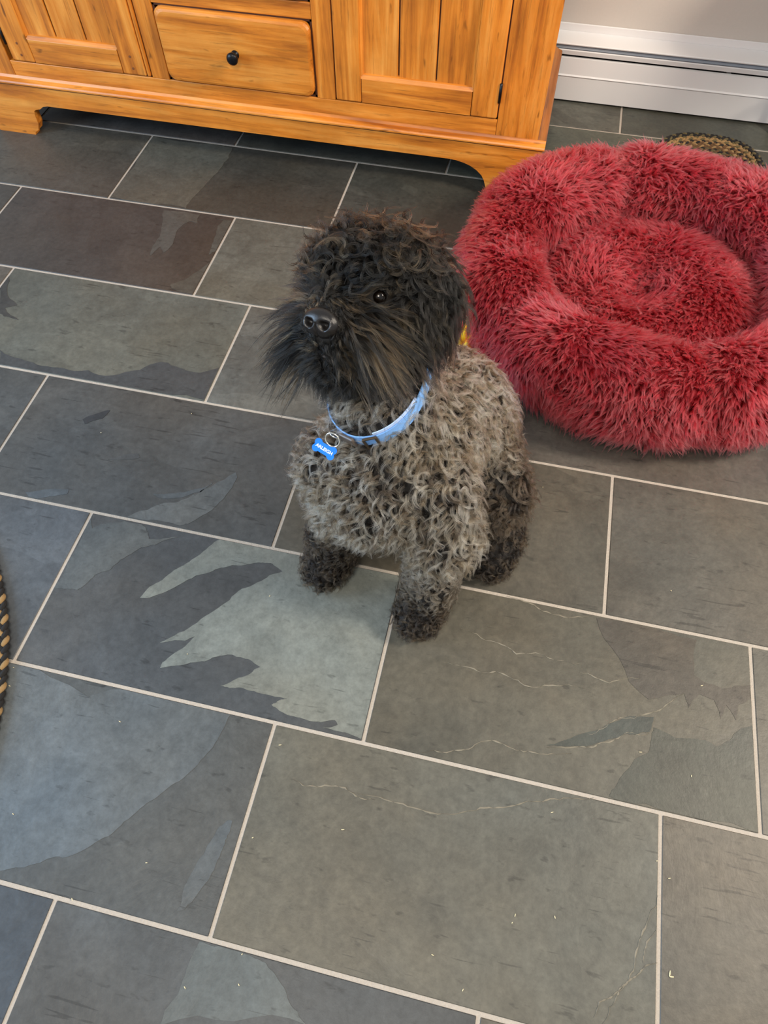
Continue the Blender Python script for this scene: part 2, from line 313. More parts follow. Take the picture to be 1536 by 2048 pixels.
POLY = {
 'A':[(0.128,-1.222),(0.098,-1.267),(0.068,-1.302),(0.054,-1.326),(0.028,-1.368),(0.045,-1.364),(0.081,-1.335),(0.132,-1.293),(0.167,-1.270),(0.210,-1.255),(0.238,-1.251),(0.261,-1.262),(0.223,-1.293),(0.186,-1.337),(0.145,-1.390),(0.095,-1.439),(0.119,-1.429),(0.150,-1.415),(0.140,-1.436),(0.113,-1.471),(0.113,-1.481),(0.159,-1.461),(0.193,-1.444),(0.224,-1.432),(0.256,-1.434),(0.277,-1.442),(0.257,-1.463),(0.222,-1.487),(0.255,-1.483),(0.295,-1.485),(0.338,-1.483),(0.315,-1.499),(0.345,-1.509),(0.388,-1.510),(0.423,-1.500),(0.429,-1.506),(0.406,-1.516),(0.444,-1.515),(0.60,-1.56),(0.60,-1.221),(0.386,-1.218),(0.291,-1.220),(0.184,-1.220)],
 'B':[(-0.132,-1.222),(-0.129,-1.262),(-0.131,-1.386),(-0.115,-1.382),(-0.088,-1.379),(-0.079,-1.366),(-0.070,-1.344),(-0.048,-1.329),(-0.038,-1.305),(-0.010,-1.272),(0.012,-1.262),(0.049,-1.236),(0.016,-1.249),(-0.004,-1.252),(-0.011,-1.240),(-0.020,-1.230),(-0.029,-1.226),(-0.044,-1.227),(-0.065,-1.226),(-0.091,-1.236),(-0.118,-1.255),(-0.126,-1.240)],
 'C':[(-0.067,-1.218),(-0.021,-1.182),(0.014,-1.166),(0.037,-1.147),(0.071,-1.114),(0.106,-1.072),(0.112,-1.083),(0.108,-1.115),(0.101,-1.140),(0.090,-1.166),(0.066,-1.195),(0.042,-1.212),(-0.018,-1.213)],
 'C2':[(-0.037,-1.156),(0.007,-1.146),(0.046,-1.126),(0.069,-1.106),(0.053,-1.133),(0.009,-1.157),(-0.020,-1.162)],
 'C3':[(-0.281,-1.208),(-0.247,-1.193),(-0.201,-1.183),(-0.199,-1.193),(-0.230,-1.206),(-0.251,-1.216)],
 'C4':[(-0.252,-1.016),(-0.225,-0.990),(-0.207,-0.979),(-0.213,-1.004),(-0.243,-1.025)],
 'C5':[(-0.157,-1.100),(-0.128,-1.081),(-0.102,-1.072),(-0.096,-1.080),(-0.133,-1.095)],
 'D':[(0.256,-1.523),(0.248,-1.571),(0.228,-1.619),(0.193,-1.664),(0.161,-1.705),(0.127,-1.747),(0.084,-1.781),(0.045,-1.799),(0.003,-1.817),(-0.032,-1.827),(-0.206,-1.525),(-0.137,-1.523),(0.167,-1.526)],
 'D2':[(0.305,-1.679),(0.311,-1.679),(0.309,-1.706),(0.307,-1.734),(0.304,-1.758),(0.283,-1.803),(0.273,-1.808),(0.272,-1.775),(0.279,-1.743),(0.286,-1.718),(0.295,-1.690)],
 'E':[(0.318,-1.835),(0.340,-1.836),(0.384,-1.835),(0.414,-1.838),(0.435,-1.851),(0.455,-1.869),(0.490,-1.892),(0.300,-1.935),(0.300,-1.918),(0.310,-1.899),(0.312,-1.876),(0.314,-1.849)],
 'F':[(-0.356,-0.319),(-0.331,-0.397),(-0.319,-0.499),(-0.308,-0.460),(-0.291,-0.478),(-0.281,-0.446),(-0.290,-0.388),(-0.272,-0.347),(-0.250,-0.350),(-0.256,-0.317),(-0.326,-0.317)],
 'F2':[(-0.212,-0.324),(-0.188,-0.323),(-0.188,-0.380),(-0.178,-0.462),(-0.160,-0.429),(-0.179,-0.520),(-0.202,-0.562),(-0.231,-0.587),(-0.219,-0.599),(-0.159,-0.606),(-0.158,-0.322)],
 'G':[(-0.521,-0.010),(-0.409,-0.013),(-0.274,-0.011),(-0.273,-0.107),(-0.288,-0.194),(-0.301,-0.254),(-0.302,-0.298),(-0.402,-0.302),(-0.520,-0.300)],
 'H':[(-0.522,-0.872),(-0.452,-0.889),(-0.360,-0.891),(-0.243,-0.887),(-0.191,-0.859),(-0.157,-0.827),(-0.120,-0.832),(-0.059,-0.838),(-0.022,-0.813),(-0.017,-0.865),(-0.018,-0.909),(-0.201,-0.917),(-0.378,-0.915),(-0.499,-0.913)],
 'H2':[(-0.658,-0.628),(-0.635,-0.632),(-0.555,-0.731),(-0.579,-0.746),(-0.528,-0.776),(-0.581,-0.766)],
 'I':[(0.761,-1.464),(0.810,-1.436),(0.856,-1.408),(0.927,-1.381),(0.920,-1.407),(0.881,-1.419),(0.850,-1.438),(0.812,-1.454)],
 'J':[(0.862,-1.519),(0.883,-1.479),(0.920,-1.439),(0.927,-1.398),(0.959,-1.407),(1.006,-1.400),(1.025,-1.406),(1.061,-1.372),(1.083,-1.359),(1.084,-1.437),(1.086,-1.523),(0.974,-1.522)],
 'K':[(0.825,-1.227),(0.918,-1.354),(0.975,-1.331),(0.982,-1.353),(0.999,-1.326),(1.023,-1.331),(1.032,-1.360),(1.042,-1.335),(1.057,-1.357),(1.062,-1.330),(1.085,-1.310),(1.082,-1.292),(1.035,-1.309),(1.007,-1.304),(0.991,-1.295),(0.996,-1.231),(0.932,-1.226)],
}
VEIN = {
 '1':[(0.589,-1.300),(0.660,-1.311),(0.696,-1.324),(0.760,-1.320),(0.806,-1.318)],
 '2':[(0.574,-1.367),(0.617,-1.365),(0.667,-1.362),(0.715,-1.375),(0.768,-1.364),(0.813,-1.359)],
 '3':[(0.803,-1.333),(0.853,-1.340),(0.903,-1.321)],
 '4':[(0.570,-1.519),(0.619,-1.504),(0.659,-1.481),(0.703,-1.480),(0.751,-1.480),(0.801,-1.468)],
 '5':[(0.762,-1.467),(0.819,-1.453),(0.846,-1.440),(0.884,-1.416),(0.920,-1.409)],
 '5b':[(0.810,-1.436),(0.856,-1.407),(0.895,-1.391),(0.935,-1.368),(0.975,-1.331)],
 '6':[(0.476,-1.600),(0.527,-1.599),(0.586,-1.601),(0.635,-1.596),(0.685,-1.575),(0.736,-1.556),(0.788,-1.541),(0.840,-1.526)],
 '7':[(0.378,-1.602),(0.399,-1.607),(0.445,-1.598),(0.483,-1.604),(0.514,-1.603)],
 '8':[(0.937,-1.637),(0.926,-1.665),(0.913,-1.699),(0.907,-1.730),(0.902,-1.742),(0.888,-1.764),(0.876,-1.785),(0.868,-1.805)],
 '9':[(0.938,-1.720),(0.920,-1.729),(0.903,-1.747),(0.885,-1.766),(0.863,-1.782),(0.857,-1.800)],
 '10':[(0.936,-1.681),(0.923,-1.699),(0.919,-1.724)],
 '11':[(0.666,-1.221),(0.716,-1.227),(0.752,-1.238),(0.816,-1.225)],
}

def clip(poly, x0, x1, y0, y1):
    for ax, lim, sg in ((0, x0, 1), (0, x1, -1), (1, y0, 1), (1, y1, -1)):
        out = []
        for i, p in enumerate(poly):
            q = poly[i-1]; pi, qi = (p[ax]-lim)*sg >= 0, (q[ax]-lim)*sg >= 0
            if pi != qi:
                k = (lim-q[ax])/(p[ax]-q[ax]); out.append((q[0]+(p[0]-q[0])*k, q[1]+(p[1]-q[1])*k))
            if pi: out.append(p)
        poly = out
        if not poly: break
    return poly
def jag(pts, closed, amp, times, rg):
    for _ in range(times):
        out = []
        n = len(pts)
        for i in range(n if closed else n-1):
            p, q = pts[i], pts[(i+1) % n]; l = math.hypot(q[0]-p[0], q[1]-p[1]); out.append(p)
            if l > 0.006:
                k = rg.normal(0, amp); out.append(((p[0]+q[0])/2-(q[1]-p[1])*k, (p[1]+q[1])/2+(q[0]-p[0])*k))
        if not closed: out.append(pts[-1])
        pts = out
    return pts
LTONE = {'A': (4, 0, (128, 129, 121)), 'B': (4, 0, (106, 109, 109)), 'B2': (4, 0, (110, 111, 107)), 'C': (3, 0, (110, 114, 116)), 'C2': (3, 0, (112, 113, 112)), 'C3': (3, 0, (112, 115, 117)),
         'C4': (3, 0, (72, 73, 76)), 'C5': (3, 0, (110, 111, 112)), 'D': (5, -1, (111, 116, 119)), 'D2': (5, -1, (104, 106, 106)), 'E': (6, 0, (108, 110, 106)), 'F': (1, 0, (98, 92, 84)),
         'F2': (1, 0, (99, 95, 87)), 'G': (0, 0, (106, 103, 94)), 'H': (2, 0, (82, 82, 82)), 'H2': (2, 0, (76, 73, 70)), 'I': (4, 1, (84, 86, 78)), 'J': (4, 1, (90, 90, 80)), 'K': (4, 1, (94, 87, 78))}
JORD = {0: 0.0006, 1: 0.0009}
for k_, P in POLY.items():
    k = k_; s, j, tone = LTONE[k]; t, x0, x1, y0, y1 = TILES[(s, j if (s, j) in TILES else 0)]
    P = jag(P, True, 0.05, 3, trg)
    P = clip(P, x0+0.0012, x1-0.0012, y0+0.0012, y1-0.0012)
    if len(P) < 3: print('EMPTY LAYER', k); continue
    h = 0.0005 if k not in ('I', 'B2') else 0.0008
    o = obj('slate_layer', extrude_poly([(x, y, -0.001) for x, y in P], (0, 0, 0.001+h)), SLATE, t)
    c = [v*k*(0.74 if k_ == 'A' else 0.55) for v, k in zip(lin(*tone), (0.95, 1.0, 1.05))]; o.color = (c[0], c[1], c[2], 0.0)
VEINM = simple('pale_vein', (128, 121, 106), 0.6, vary=0.2, scale=90)
VT = {'6': (5, 0), '7': (5, 0), '8': (5, 0), '9': (5, 0), '10': (5, 0)}
for k, P in VEIN.items():
    t = TILES[VT.get(k, (4, 1))][0]
    P = jag(P, False, 0.06, 3, trg); wd = np.array([0.0011*(0.15+1.1*trg.random())*(1-abs(2*i/(len(P)-1)-1)**4*0.8) for i in range(len(P))])
    b = bmesh.new(); A, B = [], []
    for i, p in enumerate(P):
        q0, q1 = P[max(i-1, 0)], P[min(i+1, len(P)-1)]; d = Vector((q1[0]-q0[0], q1[1]-q0[1], 0)).normalized(); nn = Vector((-d.y, d.x, 0))*float(wd[i])
        A.append(b.verts.new(Vector((p[0], p[1], 0.0004))+nn)); B.append(b.verts.new(Vector((p[0], p[1], 0.0004))-nn))
    C = [b.verts.new((p[0], p[1], 0.0011)) for p in P]
    for i in range(len(P)-1):
        b.faces.new((A[i], A[i+1], C[i+1], C[i])); b.faces.new((C[i], C[i+1], B[i+1], B[i]))
    obj('slate_vein', b, VEINM, t)

# ------------------------------------------------------------------ back wall, baseboard heater
wall = obj('wall_back', box(-2.2, 2.6, 0.5, 0.62, -0.03, 2.6), WALLM, kind='structure')
heater = empty('baseboard_heater', label='white metal baseboard heater along the wall beside the wooden cabinet', category='heater')
hx0, hx1 = 0.30, 2.2
def profile(name, pts, mat, x0=hx0, x1=hx1):
    return obj(name, extrude_poly([(x0, y, z) for y, z in pts], (x1-x0, 0, 0)), mat, heater)
profile('front_panel', [(0.440, 0.006), (0.4395, 0.070), (0.4372, 0.0735), (0.4400, 0.0772), (0.4435, 0.119), (0.449, 0.121), (0.449, 0.006)], WHITE)
profile('damper', [(0.441, 0.1285), (0.4395, 0.1395), (0.4415, 0.1415), (0.452, 0.1395), (0.452, 0.1285)], WHITE)
profile('shaded_recess', [(0.4425, 0.1425), (0.4420, 0.1445), (0.4455, 0.1505), (0.450, 0.1535), (0.458, 0.1535), (0.458, 0.1425)], SHADED_ENAMEL)  # recess below the top cover, its shadow band painted blue-grey
profile('top_cover', [(0.4365, 0.1545), (0.4355, 0.157), (0.437, 0.1595), (0.499, 0.166), (0.499, 0.160), (0.4395, 0.1545)], WHITE)
profile('back_plate', [(0.485, 0.01), (0.485, 0.16), (0.4995, 0.16), (0.4995, 0.01)], simple('heater_dark_inside', (38, 38, 40), 0.8))
profile('seam_strip', [(0.4965, 0.166), (0.4965, 0.183), (0.4985, 0.1845), (0.4995, 0.1845), (0.4995, 0.166)], WHITE)
for x in (1.05, 1.7):
    obj('support_bracket', box(x, x+0.012, 0.45, 0.484, 0.0, 0.15), simple('bracket_grey', (120, 120, 120), 0.5), heater)

# ------------------------------------------------------------------ wooden cabinet
cab = empty('cabinet', label='honey-stained wooden cabinet with planked doors, a dark knobbed drawer and bracket feet', category='cabinet')
CX0, CX1, FY, BY, CZ1 = -0.948, 0.568, -0.06, 0.42, 0.84
MX = (CX0+CX1)/2
obj('side_panel', box(CX0, CX0+0.02, FY+0.018, BY, 0.10, CZ1, 0.001), WOOD_Z, cab)
obj('side_panel', box(CX1-0.02, CX1, FY+0.018, BY, 0.10, CZ1, 0.001), WOOD_Z, cab)
obj('inside_box', box(CX0+0.021, CX1-0.021, FY+0.02, BY-0.01, 0.125, CZ1-0.01), INSIDE, cab)
obj('back_panel', box(CX0+0.01, CX1-0.01, BY-0.009, BY, 0.1, CZ1), WOOD_Z, cab)
obj('top', box(CX0-0.03, CX1+0.03, FY-0.03, BY+0.01, CZ1, CZ1+0.03, 0.008, 3), WOOD_X, cab)
# face frame: stiles and rails
ZB, ZT = 0.194, 0.80
SD0, SD1 = 0.055, 0.463          # right door opening
def mir(x): return 2*MX-x
for x0, x1, z0 in ((SD1, CX1, 0.14), (0.008, SD0, ZB), (mir(CX1), mir(SD1), 0.14), (mir(SD0), mir(0.008), ZB)):
    obj('frame_stile', box(x0, x1, FY, FY+0.018, z0, CZ1, 0.0015), WOOD_Z, cab)
obj('frame_rail', box(mir(SD1)+0.0005, SD1-0.0005, FY+0.0004, FY+0.018, 0.12, ZB, 0.0015), WOOD_X, cab)
obj('frame_rail', box(mir(SD1)+0.0005, SD1-0.0005, FY+0.0004, FY+0.018, ZT, CZ1, 0.0015), WOOD_X, cab)
for z in (0.367, 0.585):
    obj('frame_rail', box(mir(0.008)+0.0005, 0.0075, FY+0.0004, FY+0.018, z, z+0.034, 0.0015), WOOD_X, cab)
# dark glaze lines that outline every opening
def outline(x0, x1, z0, z1, wdt=0.0055, y=FY+0.004):
    b = box(x0, x0+wdt, y, y+0.012, z0, z1); box(x1-wdt, x1, y, y+0.012, z0, z1, bm=b)
    box(x0, x1, y, y+0.012, z0, z0+wdt, bm=b); box(x0, x1, y, y+0.012, z1-wdt, z1, bm=b)
    return b
def drawer(x0, x1, z0, z1):
    d = empty('drawer', cab)
    obj('glaze_line', outline(x0, x1, z0, z1), GLAZE, d)
    f = bmesh.new(); X0, X1, Z0, Z1 = x0+0.0042, x1-0.0042, z0+0.0042, z1-0.0042
    # raised front with a rolled edge
    rings = []
    for ins, y in ((0, FY+0.006), (0, FY-0.004), (0.003, FY-0.0085), (0.008, FY-0.0105), (0.014, FY-0.0105)):
        pts = []
        for cxn, czn, a0 in ((X1-ins, Z1-ins, 0), (X0+ins, Z1-ins, 90), (X0+ins, Z0+ins, 180), (X1-ins, Z0+ins, 270)):
            rr = 0.020
            sx = -1 if a0 in (0, 270) else 1; sz = -1 if a0 in (0, 90) else 1
            for q in range(5):
                a = math.radians(a0+q*22.5); pts.append((cxn+sx*rr+rr*math.cos(a), y, czn+sz*rr+rr*math.sin(a)))
        rings.append([f.verts.new(p) for p in pts])
    for A, B in zip(rings, rings[1:]):
        for k in range(len(A)): f.faces.new((A[k], A[(k+1) % len(A)], B[(k+1) % len(A)], B[k]))
    f.faces.new(rings[-1]); f.faces.new(rings[0][::-1])
    o = obj('drawer_front', f, WOOD_X, d)
    kx, kz = (x0+x1)/2, (z0+z1)/2-0.002
    obj('knob', lathe([(0, 0), (0.010, 0), (0.010, 0.002), (0.006, 0.004), (0.0055, 0.010), (0.009, 0.014), (0.0135, 0.0185), (0.0145, 0.0225), (0.0125, 0.0262), (0.007, 0.0285), (0, 0.029)], (kx, FY-0.0105, kz), (0, -1, 0)), BLACK_IRON, d, smooth=True)
dx0, dx1 = mir(0.008)+0.0, 0.0075
for z0, z1 in ((0.194, 0.367), (0.401, 0.585), (0.619, 0.80)): drawer(dx0, dx1, z0, z1)
PEG = simple('wooden_peg', (118, 66, 24), 0.6)
def door(x0, x1, bead):
    d = empty('door', cab)
    obj('glaze_line', outline(x0, x1, ZB, ZT), GLAZE, d)
    z0, z1 = ZB+0.003, ZT-0.003; X0, X1 = x0+0.003, x1-0.003
    dirb = 1 if bead > 0 else -1
    if bead: # cock bead along the closing edge
        bx = X1-0.009 if bead > 0 else X0
        obj('bead', box(bx, bx+0.009, FY-0.003, FY+0.012, z0, z1, 0.003), WOOD_Z, d)
        if bead > 0: X1 -= 0.0115
        else: X0 += 0.0115
    SW = 0.064
    for a, b_ in ((X0, X0+SW), (X1-SW, X1)):
        obj('stile', box(a, b_, FY-0.003, FY+0.014, z0, z1, 0.0035, 3), WOOD_Z, d)
    px0, px1 = X0+SW, X1-SW
    RH = 0.062
    obj('rail', box(px0+0.0012, px1-0.0012, FY-0.0022, FY+0.014, z0, z0+RH-0.006, 0.0012), WOOD_X, d)
    obj('rail', box(px0+0.0012, px1-0.0012, FY-0.0022, FY+0.014, z1-RH+0.006, z1, 0.0012), WOOD_X, d)
    # sticking: sloped moulding round the panel
    def wedge(pts, vec): return extrude_poly(pts, vec)
    obj('panel_moulding', wedge([(px0, FY-0.002, z0+RH-0.006), (px0, FY+0.013, z0+RH-0.006), (px0, FY+0.013, z0+RH+0.005), (px0, FY+0.004, z0+RH+0.001)], (px1-px0, 0, 0)), WOOD_X, d)
    obj('panel_moulding', wedge([(px0, FY-0.001, z0+RH), (px0, FY+0.013, z0+RH), (px0+0.007, FY+0.013, z0+RH), (px0+0.005, FY+0.006, z0+RH)], (0, 0, z1-z0-2*RH)), WOOD_Z, d)
    obj('panel_moulding', wedge([(px1, FY-0.001, z0+RH), (px1-0.005, FY+0.006, z0+RH), (px1-0.007, FY+0.013, z0+RH), (px1, FY+0.013, z0+RH)], (0, 0, z1-z0-2*RH)), WOOD_Z, d)
    obj('groove_backing', box(px0+0.001, px1-0.001, FY+0.0125, FY+0.016, z0+RH-0.005, z1-RH+0.005), GLAZE, d)
    n = 3; wd = (px1-px0)/n
    for i in range(n):
        obj('plank', box(px0+i*wd+0.0016, px0+(i+1)*wd-0.0016, FY+0.0075, FY+0.0135, z0+RH-0.003, z1-RH+0.003, 0.0022, 2), WOOD_Z, d)
    # pegs at the corner joints
    for x in (X0+SW*0.5, X1-SW*0.5) if bead else ():
        for z in (z0+0.016, z0+0.044):
            obj('peg', lathe([(0.0032, 0), (0.0032, 0.0006), (0, 0.0008)], (x, FY-0.003, z), (0, -1, 0), 10), PEG, d)
    kx = X0+SW*0.5 if bead == 0 else (X1-SW*0.5)
    obj('knob', lathe([(0, 0), (0.010, 0), (0.010, 0.002), (0.006, 0.004), (0.0055, 0.010), (0.009, 0.014), (0.0135, 0.0185), (0.0145, 0.0225), (0.0125, 0.0262), (0.007, 0.0285), (0, 0.029)], (kx, FY-0.003, 0.6), (0, -1, 0)), BLACK_IRON, d, smooth=True)
    hx = X1-0.001 if bead == 0 else X0+0.001
    for z in (0.235, 0.72):
        obj('hinge', lathe([(0, 0), (0.0035, 0.001), (0.0035, 0.044), (0, 0.045)], (hx+(0.002 if bead == 0 else -0.002), FY-0.003, z), (0, 0, 1), 10), BLACK_IRON, d, smooth=True)
door(SD0, SD1, 0)
door(mir(SD1)+0.012, mir(SD0), 1)
# base: apron with cut bracket feet
AY = FY-0.012
def half(s):
    X = lambda x: x if s > 0 else 2*MX-x
    curve = [(0.352, 0.0885), (0.372, 0.0870), (0.392, 0.083), (0.410, 0.077), (0.428, 0.067), (0.442, 0.055), (0.450, 0.042), (0.455, 0.028), (0.460, 0.014), (0.470, 0.006), (0.472, 0.0)]
    if s < 0: curve = [(0.395, 0.0885), (0.410, 0.0855), (0.422, 0.0775), (0.436, 0.0745), (0.444, 0.070), (0.4475, 0.055), (0.448, 0.034), (0.456, 0.016), (0.470, 0.007), (0.4715, 0.0)]
    return [(X(x), z) for x, z in curve]
XR, XL = CX1+0.017, CX0-0.017
out = [(XL, 0.0), (XL, 0.139), (XR, 0.139), (XR, 0.0)]+half(1)[::-1]+half(-1)
out = [(XL, 0.139), (XR, 0.139), (XR, 0.0)]+half(1)[::-1]+half(-1)+[(XL, 0.0)]
ap = extrude_poly([(x, AY, z) for x, z in out], (0, 0.024, 0))
obj('apron', ap, WOOD_X, cab)
obj('foot_block', box(XL+0.004, XL+0.10, AY+0.0245, AY+0.05, 0.0, 0.085), WOOD_Z, cab)
obj('foot_block', box(XR-0.09, XR-0.004, AY+0.0245, AY+0.05, 0.0, 0.085), WOOD_Z, cab)
for sx in (XR-0.016, XL):
    pts = [(sx, AY+0.0245, 0.0), (sx, AY+0.0245, 0.139), (sx, BY, 0.139), (sx, BY, 0.0), (sx, BY-0.09, 0.0), (sx, BY-0.10, 0.03), (sx, BY-0.13, 0.075), (sx, BY-0.16, 0.088), (sx, AY+0.17, 0.088), (sx, AY+0.14, 0.075), (sx, AY+0.11, 0.03), (sx, AY+0.10, 0.0)]
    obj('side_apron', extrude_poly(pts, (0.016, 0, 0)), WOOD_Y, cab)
# moulding that runs along the top of the base
mp = [(AY+0.010, 0.1395), (AY-0.0035, 0.1395), (AY-0.0055, 0.1415), (AY-0.0055, 0.1445), (AY-0.003, 0.148), (AY+0.003, 0.1505), (AY+0.008, 0.152), (AY+0.0105, 0.156), (AY+0.0115, 0.158)]
obj('base_moulding', extrude_poly([(XL-0.004, y, z) for y, z in mp], (XR-XL+0.008, 0, 0)), WOOD_X, cab)
ms = [(0.0005, 0.1395), (0.0195, 0.1395), (0.0215, 0.1415), (0.0215, 0.1445), (0.018, 0.148), (0.010, 0.1505), (0.004, 0.154), (0.0005, 0.158)]
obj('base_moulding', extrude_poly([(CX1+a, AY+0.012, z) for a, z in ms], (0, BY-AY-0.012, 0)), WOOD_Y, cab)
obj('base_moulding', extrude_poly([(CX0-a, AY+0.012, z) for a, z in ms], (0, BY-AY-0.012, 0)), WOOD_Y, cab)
obj('glaze_line', box(XL, XR, AY-0.0006, AY+0.004, 0.1365, 0.1393), GLAZE, cab)

# ------------------------------------------------------------------ plush round pet bed
BX, BYC = 0.876, -0.436
bed = empty('pet_bed', label='round crimson long-pile plush pet bed with a puffed rim and sunken cushion', category='pet bed')
BEDM = simple('bed_cloth', (120, 22, 34), 0.9)
FURB = fur_material('plush_pile', 0.42, 0.5, 1.25)
brg = np.random.default_rng(5)
def bump1(th, c, wd): return np.exp(-((np.angle(np.exp(1j*(th-c))))/wd)**2)
def bolster_pt(th, ph):
    cre = sum(a*bump1(th, math.radians(c), wd) for c, a, wd in ((-76, 0.20, 0.07), (108, 0.26, 0.10), (168, 0.16, 0.12), (28, 0.16, 0.08), (-140, 0.08, 0.1)))
    lump = 1+0.05*np.sin(3*th+0.6)+0.035*np.sin(7*th+1.9)
    rr = 0.090*lump*(1-cre*0.6); rz = 0.093*lump*(1-cre*0.8)
    Rc = 0.337+0.005*np.sin(2*th+1)
    co, si = np.cos(ph), np.sin(ph)
    rad = Rc+rr*np.sign(co)*np.abs(co)**0.9
    z = 0.088+rz*si
    z = np.where(z < 0.016, 0.016+(z-0.016)*0.12, z)
    rad = rad-0.018*np.clip((0.05-z)/0.05, 0, 1)*(co > 0)
    return np.stack([BX+rad*np.cos(th), BYC+rad*np.sin(th), z], -1)
th = np.linspace(0, 2*np.pi, 120, endpoint=False)[:, None]; ph = np.linspace(0, 2*np.pi, 40, endpoint=False)[None, :]
b = grid_mesh(bolster_pt(th+0*ph, ph+0*th), True, True)
bolster = obj('bolster', b, BEDM, bed, smooth=True)
# cushion: low dome with an off-centre hollow
def cushion_z(x, y):
    r = np.hypot(x, y)/0.254
    z = 0.03+0.088*np.clip(1-r**3.2, 0, 1)**0.6
    z -= 0.052*np.exp(-((x+0.03)**2+(y-0.0)**2)/0.0042)+0.024*np.exp(-((x+0.075)**2/0.012+(y+0.06)**2/0.004))+0.02*np.exp(-((x+0.01)**2/0.003+(y-0.10)**2/0.012))
    return np.maximum(z, 0.02)
rr = (np.linspace(0.002, 1, 26)**0.8*0.252)[None, :]; t2 = np.linspace(0, 2*np.pi, 72, endpoint=False)[:, None]
X, Y = rr*np.cos(t2), rr*np.sin(t2)
top = np.stack([BX+X, BYC+Y, cushion_z(X, Y)], -1); low = top[:, ::-1].copy(); low[..., 2] = 0.012
b = grid_mesh(np.concatenate([top, low], 1), True, False)
bmesh.ops.holes_fill(b, edges=[e for e in b.edges if e.is_boundary])
cushion = obj('cushion', b, BEDM, bed, smooth=True)
def bed_fur(o, dens, length, seed, owner, inward):
    rg = np.random.default_rng(seed); V, F = mesh_arrays(o)
    fn = norm(np.cross(V[F[:, 1]]-V[F[:, 0]], V[F[:, 2]]-V[F[:, 0]]))
    ar = np.linalg.norm(np.cross(V[F[:, 1]]-V[F[:, 0]], V[F[:, 2]]-V[F[:, 0]]), axis=1)/2
    cen = V[F].mean(1)
    keep = (fn[:, 2] > -0.45) & (cen[:, 2] > 0.014)
    F, fn, ar = F[keep], fn[keep], ar[keep]
    n = int(ar.sum()*dens); P, ix = sample_mesh(V, F, n, rg); N = fn[ix]
    # combing: outwards from the ring and a little down, swirled by a smooth field
    rad = norm(np.stack([P[:, 0]-BX, P[:, 1]-BYC, 0*P[:, 0]], -1))
    sw = np.sin(P[:, 0]*23+P[:, 2]*31+seed)+np.sin(P[:, 1]*27-P[:, 0]*14+1.3)
    tang = np.stack([-rad[:, 1], rad[:, 0], 0*rad[:, 0]], -1)
    D = norm(tang*(sw*0.5)[:, None]+np.array([0.1, -0.3, -0.35])+rad*(0.35 if not inward else 0.1)+rg.normal(0, 0.33, P.shape))
    D = norm(D-N*(D*N).sum(1, keepdims=True)*0.8)
    k = rg.random(n)
    patch = 0.5+0.5*np.sin(P[:, 0]*19+2*np.sin(P[:, 1]*17))
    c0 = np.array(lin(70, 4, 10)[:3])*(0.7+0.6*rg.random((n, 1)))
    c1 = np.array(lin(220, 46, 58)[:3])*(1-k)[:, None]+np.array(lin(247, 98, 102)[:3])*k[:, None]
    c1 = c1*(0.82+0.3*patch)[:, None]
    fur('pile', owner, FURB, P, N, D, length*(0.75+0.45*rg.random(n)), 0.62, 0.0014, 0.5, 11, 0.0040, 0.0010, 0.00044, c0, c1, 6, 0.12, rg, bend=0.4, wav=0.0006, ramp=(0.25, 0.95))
bed_fur(bolster, 34000, 0.027, 3, bolster, False)
bed_fur(cushion, 34000, 0.025, 4, cushion, True)

# ------------------------------------------------------------------ dog
drg = np.random.default_rng(11)
HC = np.array([0.3985, -1.0705, 0.487]); HF = norm(np.array([-0.30, -0.8, 0.45])); HU = norm(np.array([0, 0, 1.0])-HF*HF[2]); HL = np.cross(HU, HF)
HL, HU = HL*math.cos(0.2)+HU*math.sin(0.2), HU*math.cos(0.2)-HL*math.sin(0.2)
HS = 1.13   # head size
def H(f, l, u): return HC+(HF*f+HL*l+HU*u)*HS
PR = []   # (region, a, b, ra, rb)
def cap(reg, a, b, ra, rb): PR.append((reg, np.array(a, float), np.array(b, float), ra, rb))
cap('body', (0.4340, -1.1850, 0.2720), (0.4490, -1.1200, 0.2600), .090, .098)
cap('body', (0.4490, -1.1200, 0.2650), (0.4970, -0.9900, 0.1750), .098, .108)
cap('body', (0.4970, -0.9900, 0.1650), (0.5020, -0.9800, 0.1150), .105, .10)
cap('body', (0.4300, -1.2150, 0.2500), (0.4400, -1.1700, 0.2050), .066, .066)
cap('body', (0.3700, -1.1950, 0.2850), (0.3780, -1.2100, 0.2100), .052, .044)
cap('body', (0.5050, -1.2050, 0.2750), (0.5350, -1.2350, 0.2000), .056, .046)
cap('neck', (0.4300, -1.1550, 0.3450), (0.4020, -1.0950, 0.4500), .066, .058)
cap('head', H(-.006, 0, .006), H(.014, 0, .014), .070*HS, .064*HS)
cap('head', H(.02, .03, -.02), H(.035, .022, -.03), .044*HS, .036*HS)
cap('head', H(.02, -.03, -.02), H(.035, -.022, -.03), .044*HS, .036*HS)
cap('muzzle', H(.05, 0, -.014), H(.098, 0, -.008), .042*HS, .0255*HS)
cap('muzzle', H(.045, 0, -.046), H(.084, 0, -.044), .034*HS, .023*HS)
for s_, nm in ((1, 'ear_left'), (-1, 'ear_right')):
    cap(nm, H(-.014, s_*.052, .046), H(-.010, s_*.071, .020), .017*HS, .022*HS)
    cap(nm, H(-.010, s_*.071, .020), H(-.002, s_*.072, -.010), .022*HS, .016*HS)
cap('leg', (0.3780, -1.2050, 0.2050), (0.3520, -1.2217, 0.1000), .042, .032)
cap('leg', (0.3520, -1.2217, 0.1000), (0.3450, -1.2300, 0.0400), .032, .030)
cap('paw', (0.3470, -1.2230, 0.0320), (0.3370, -1.2520, 0.0270), .033, .031)
cap('leg', (0.5370, -1.2350, 0.2000), (0.5303, -1.2717, 0.1000), .044, .033)
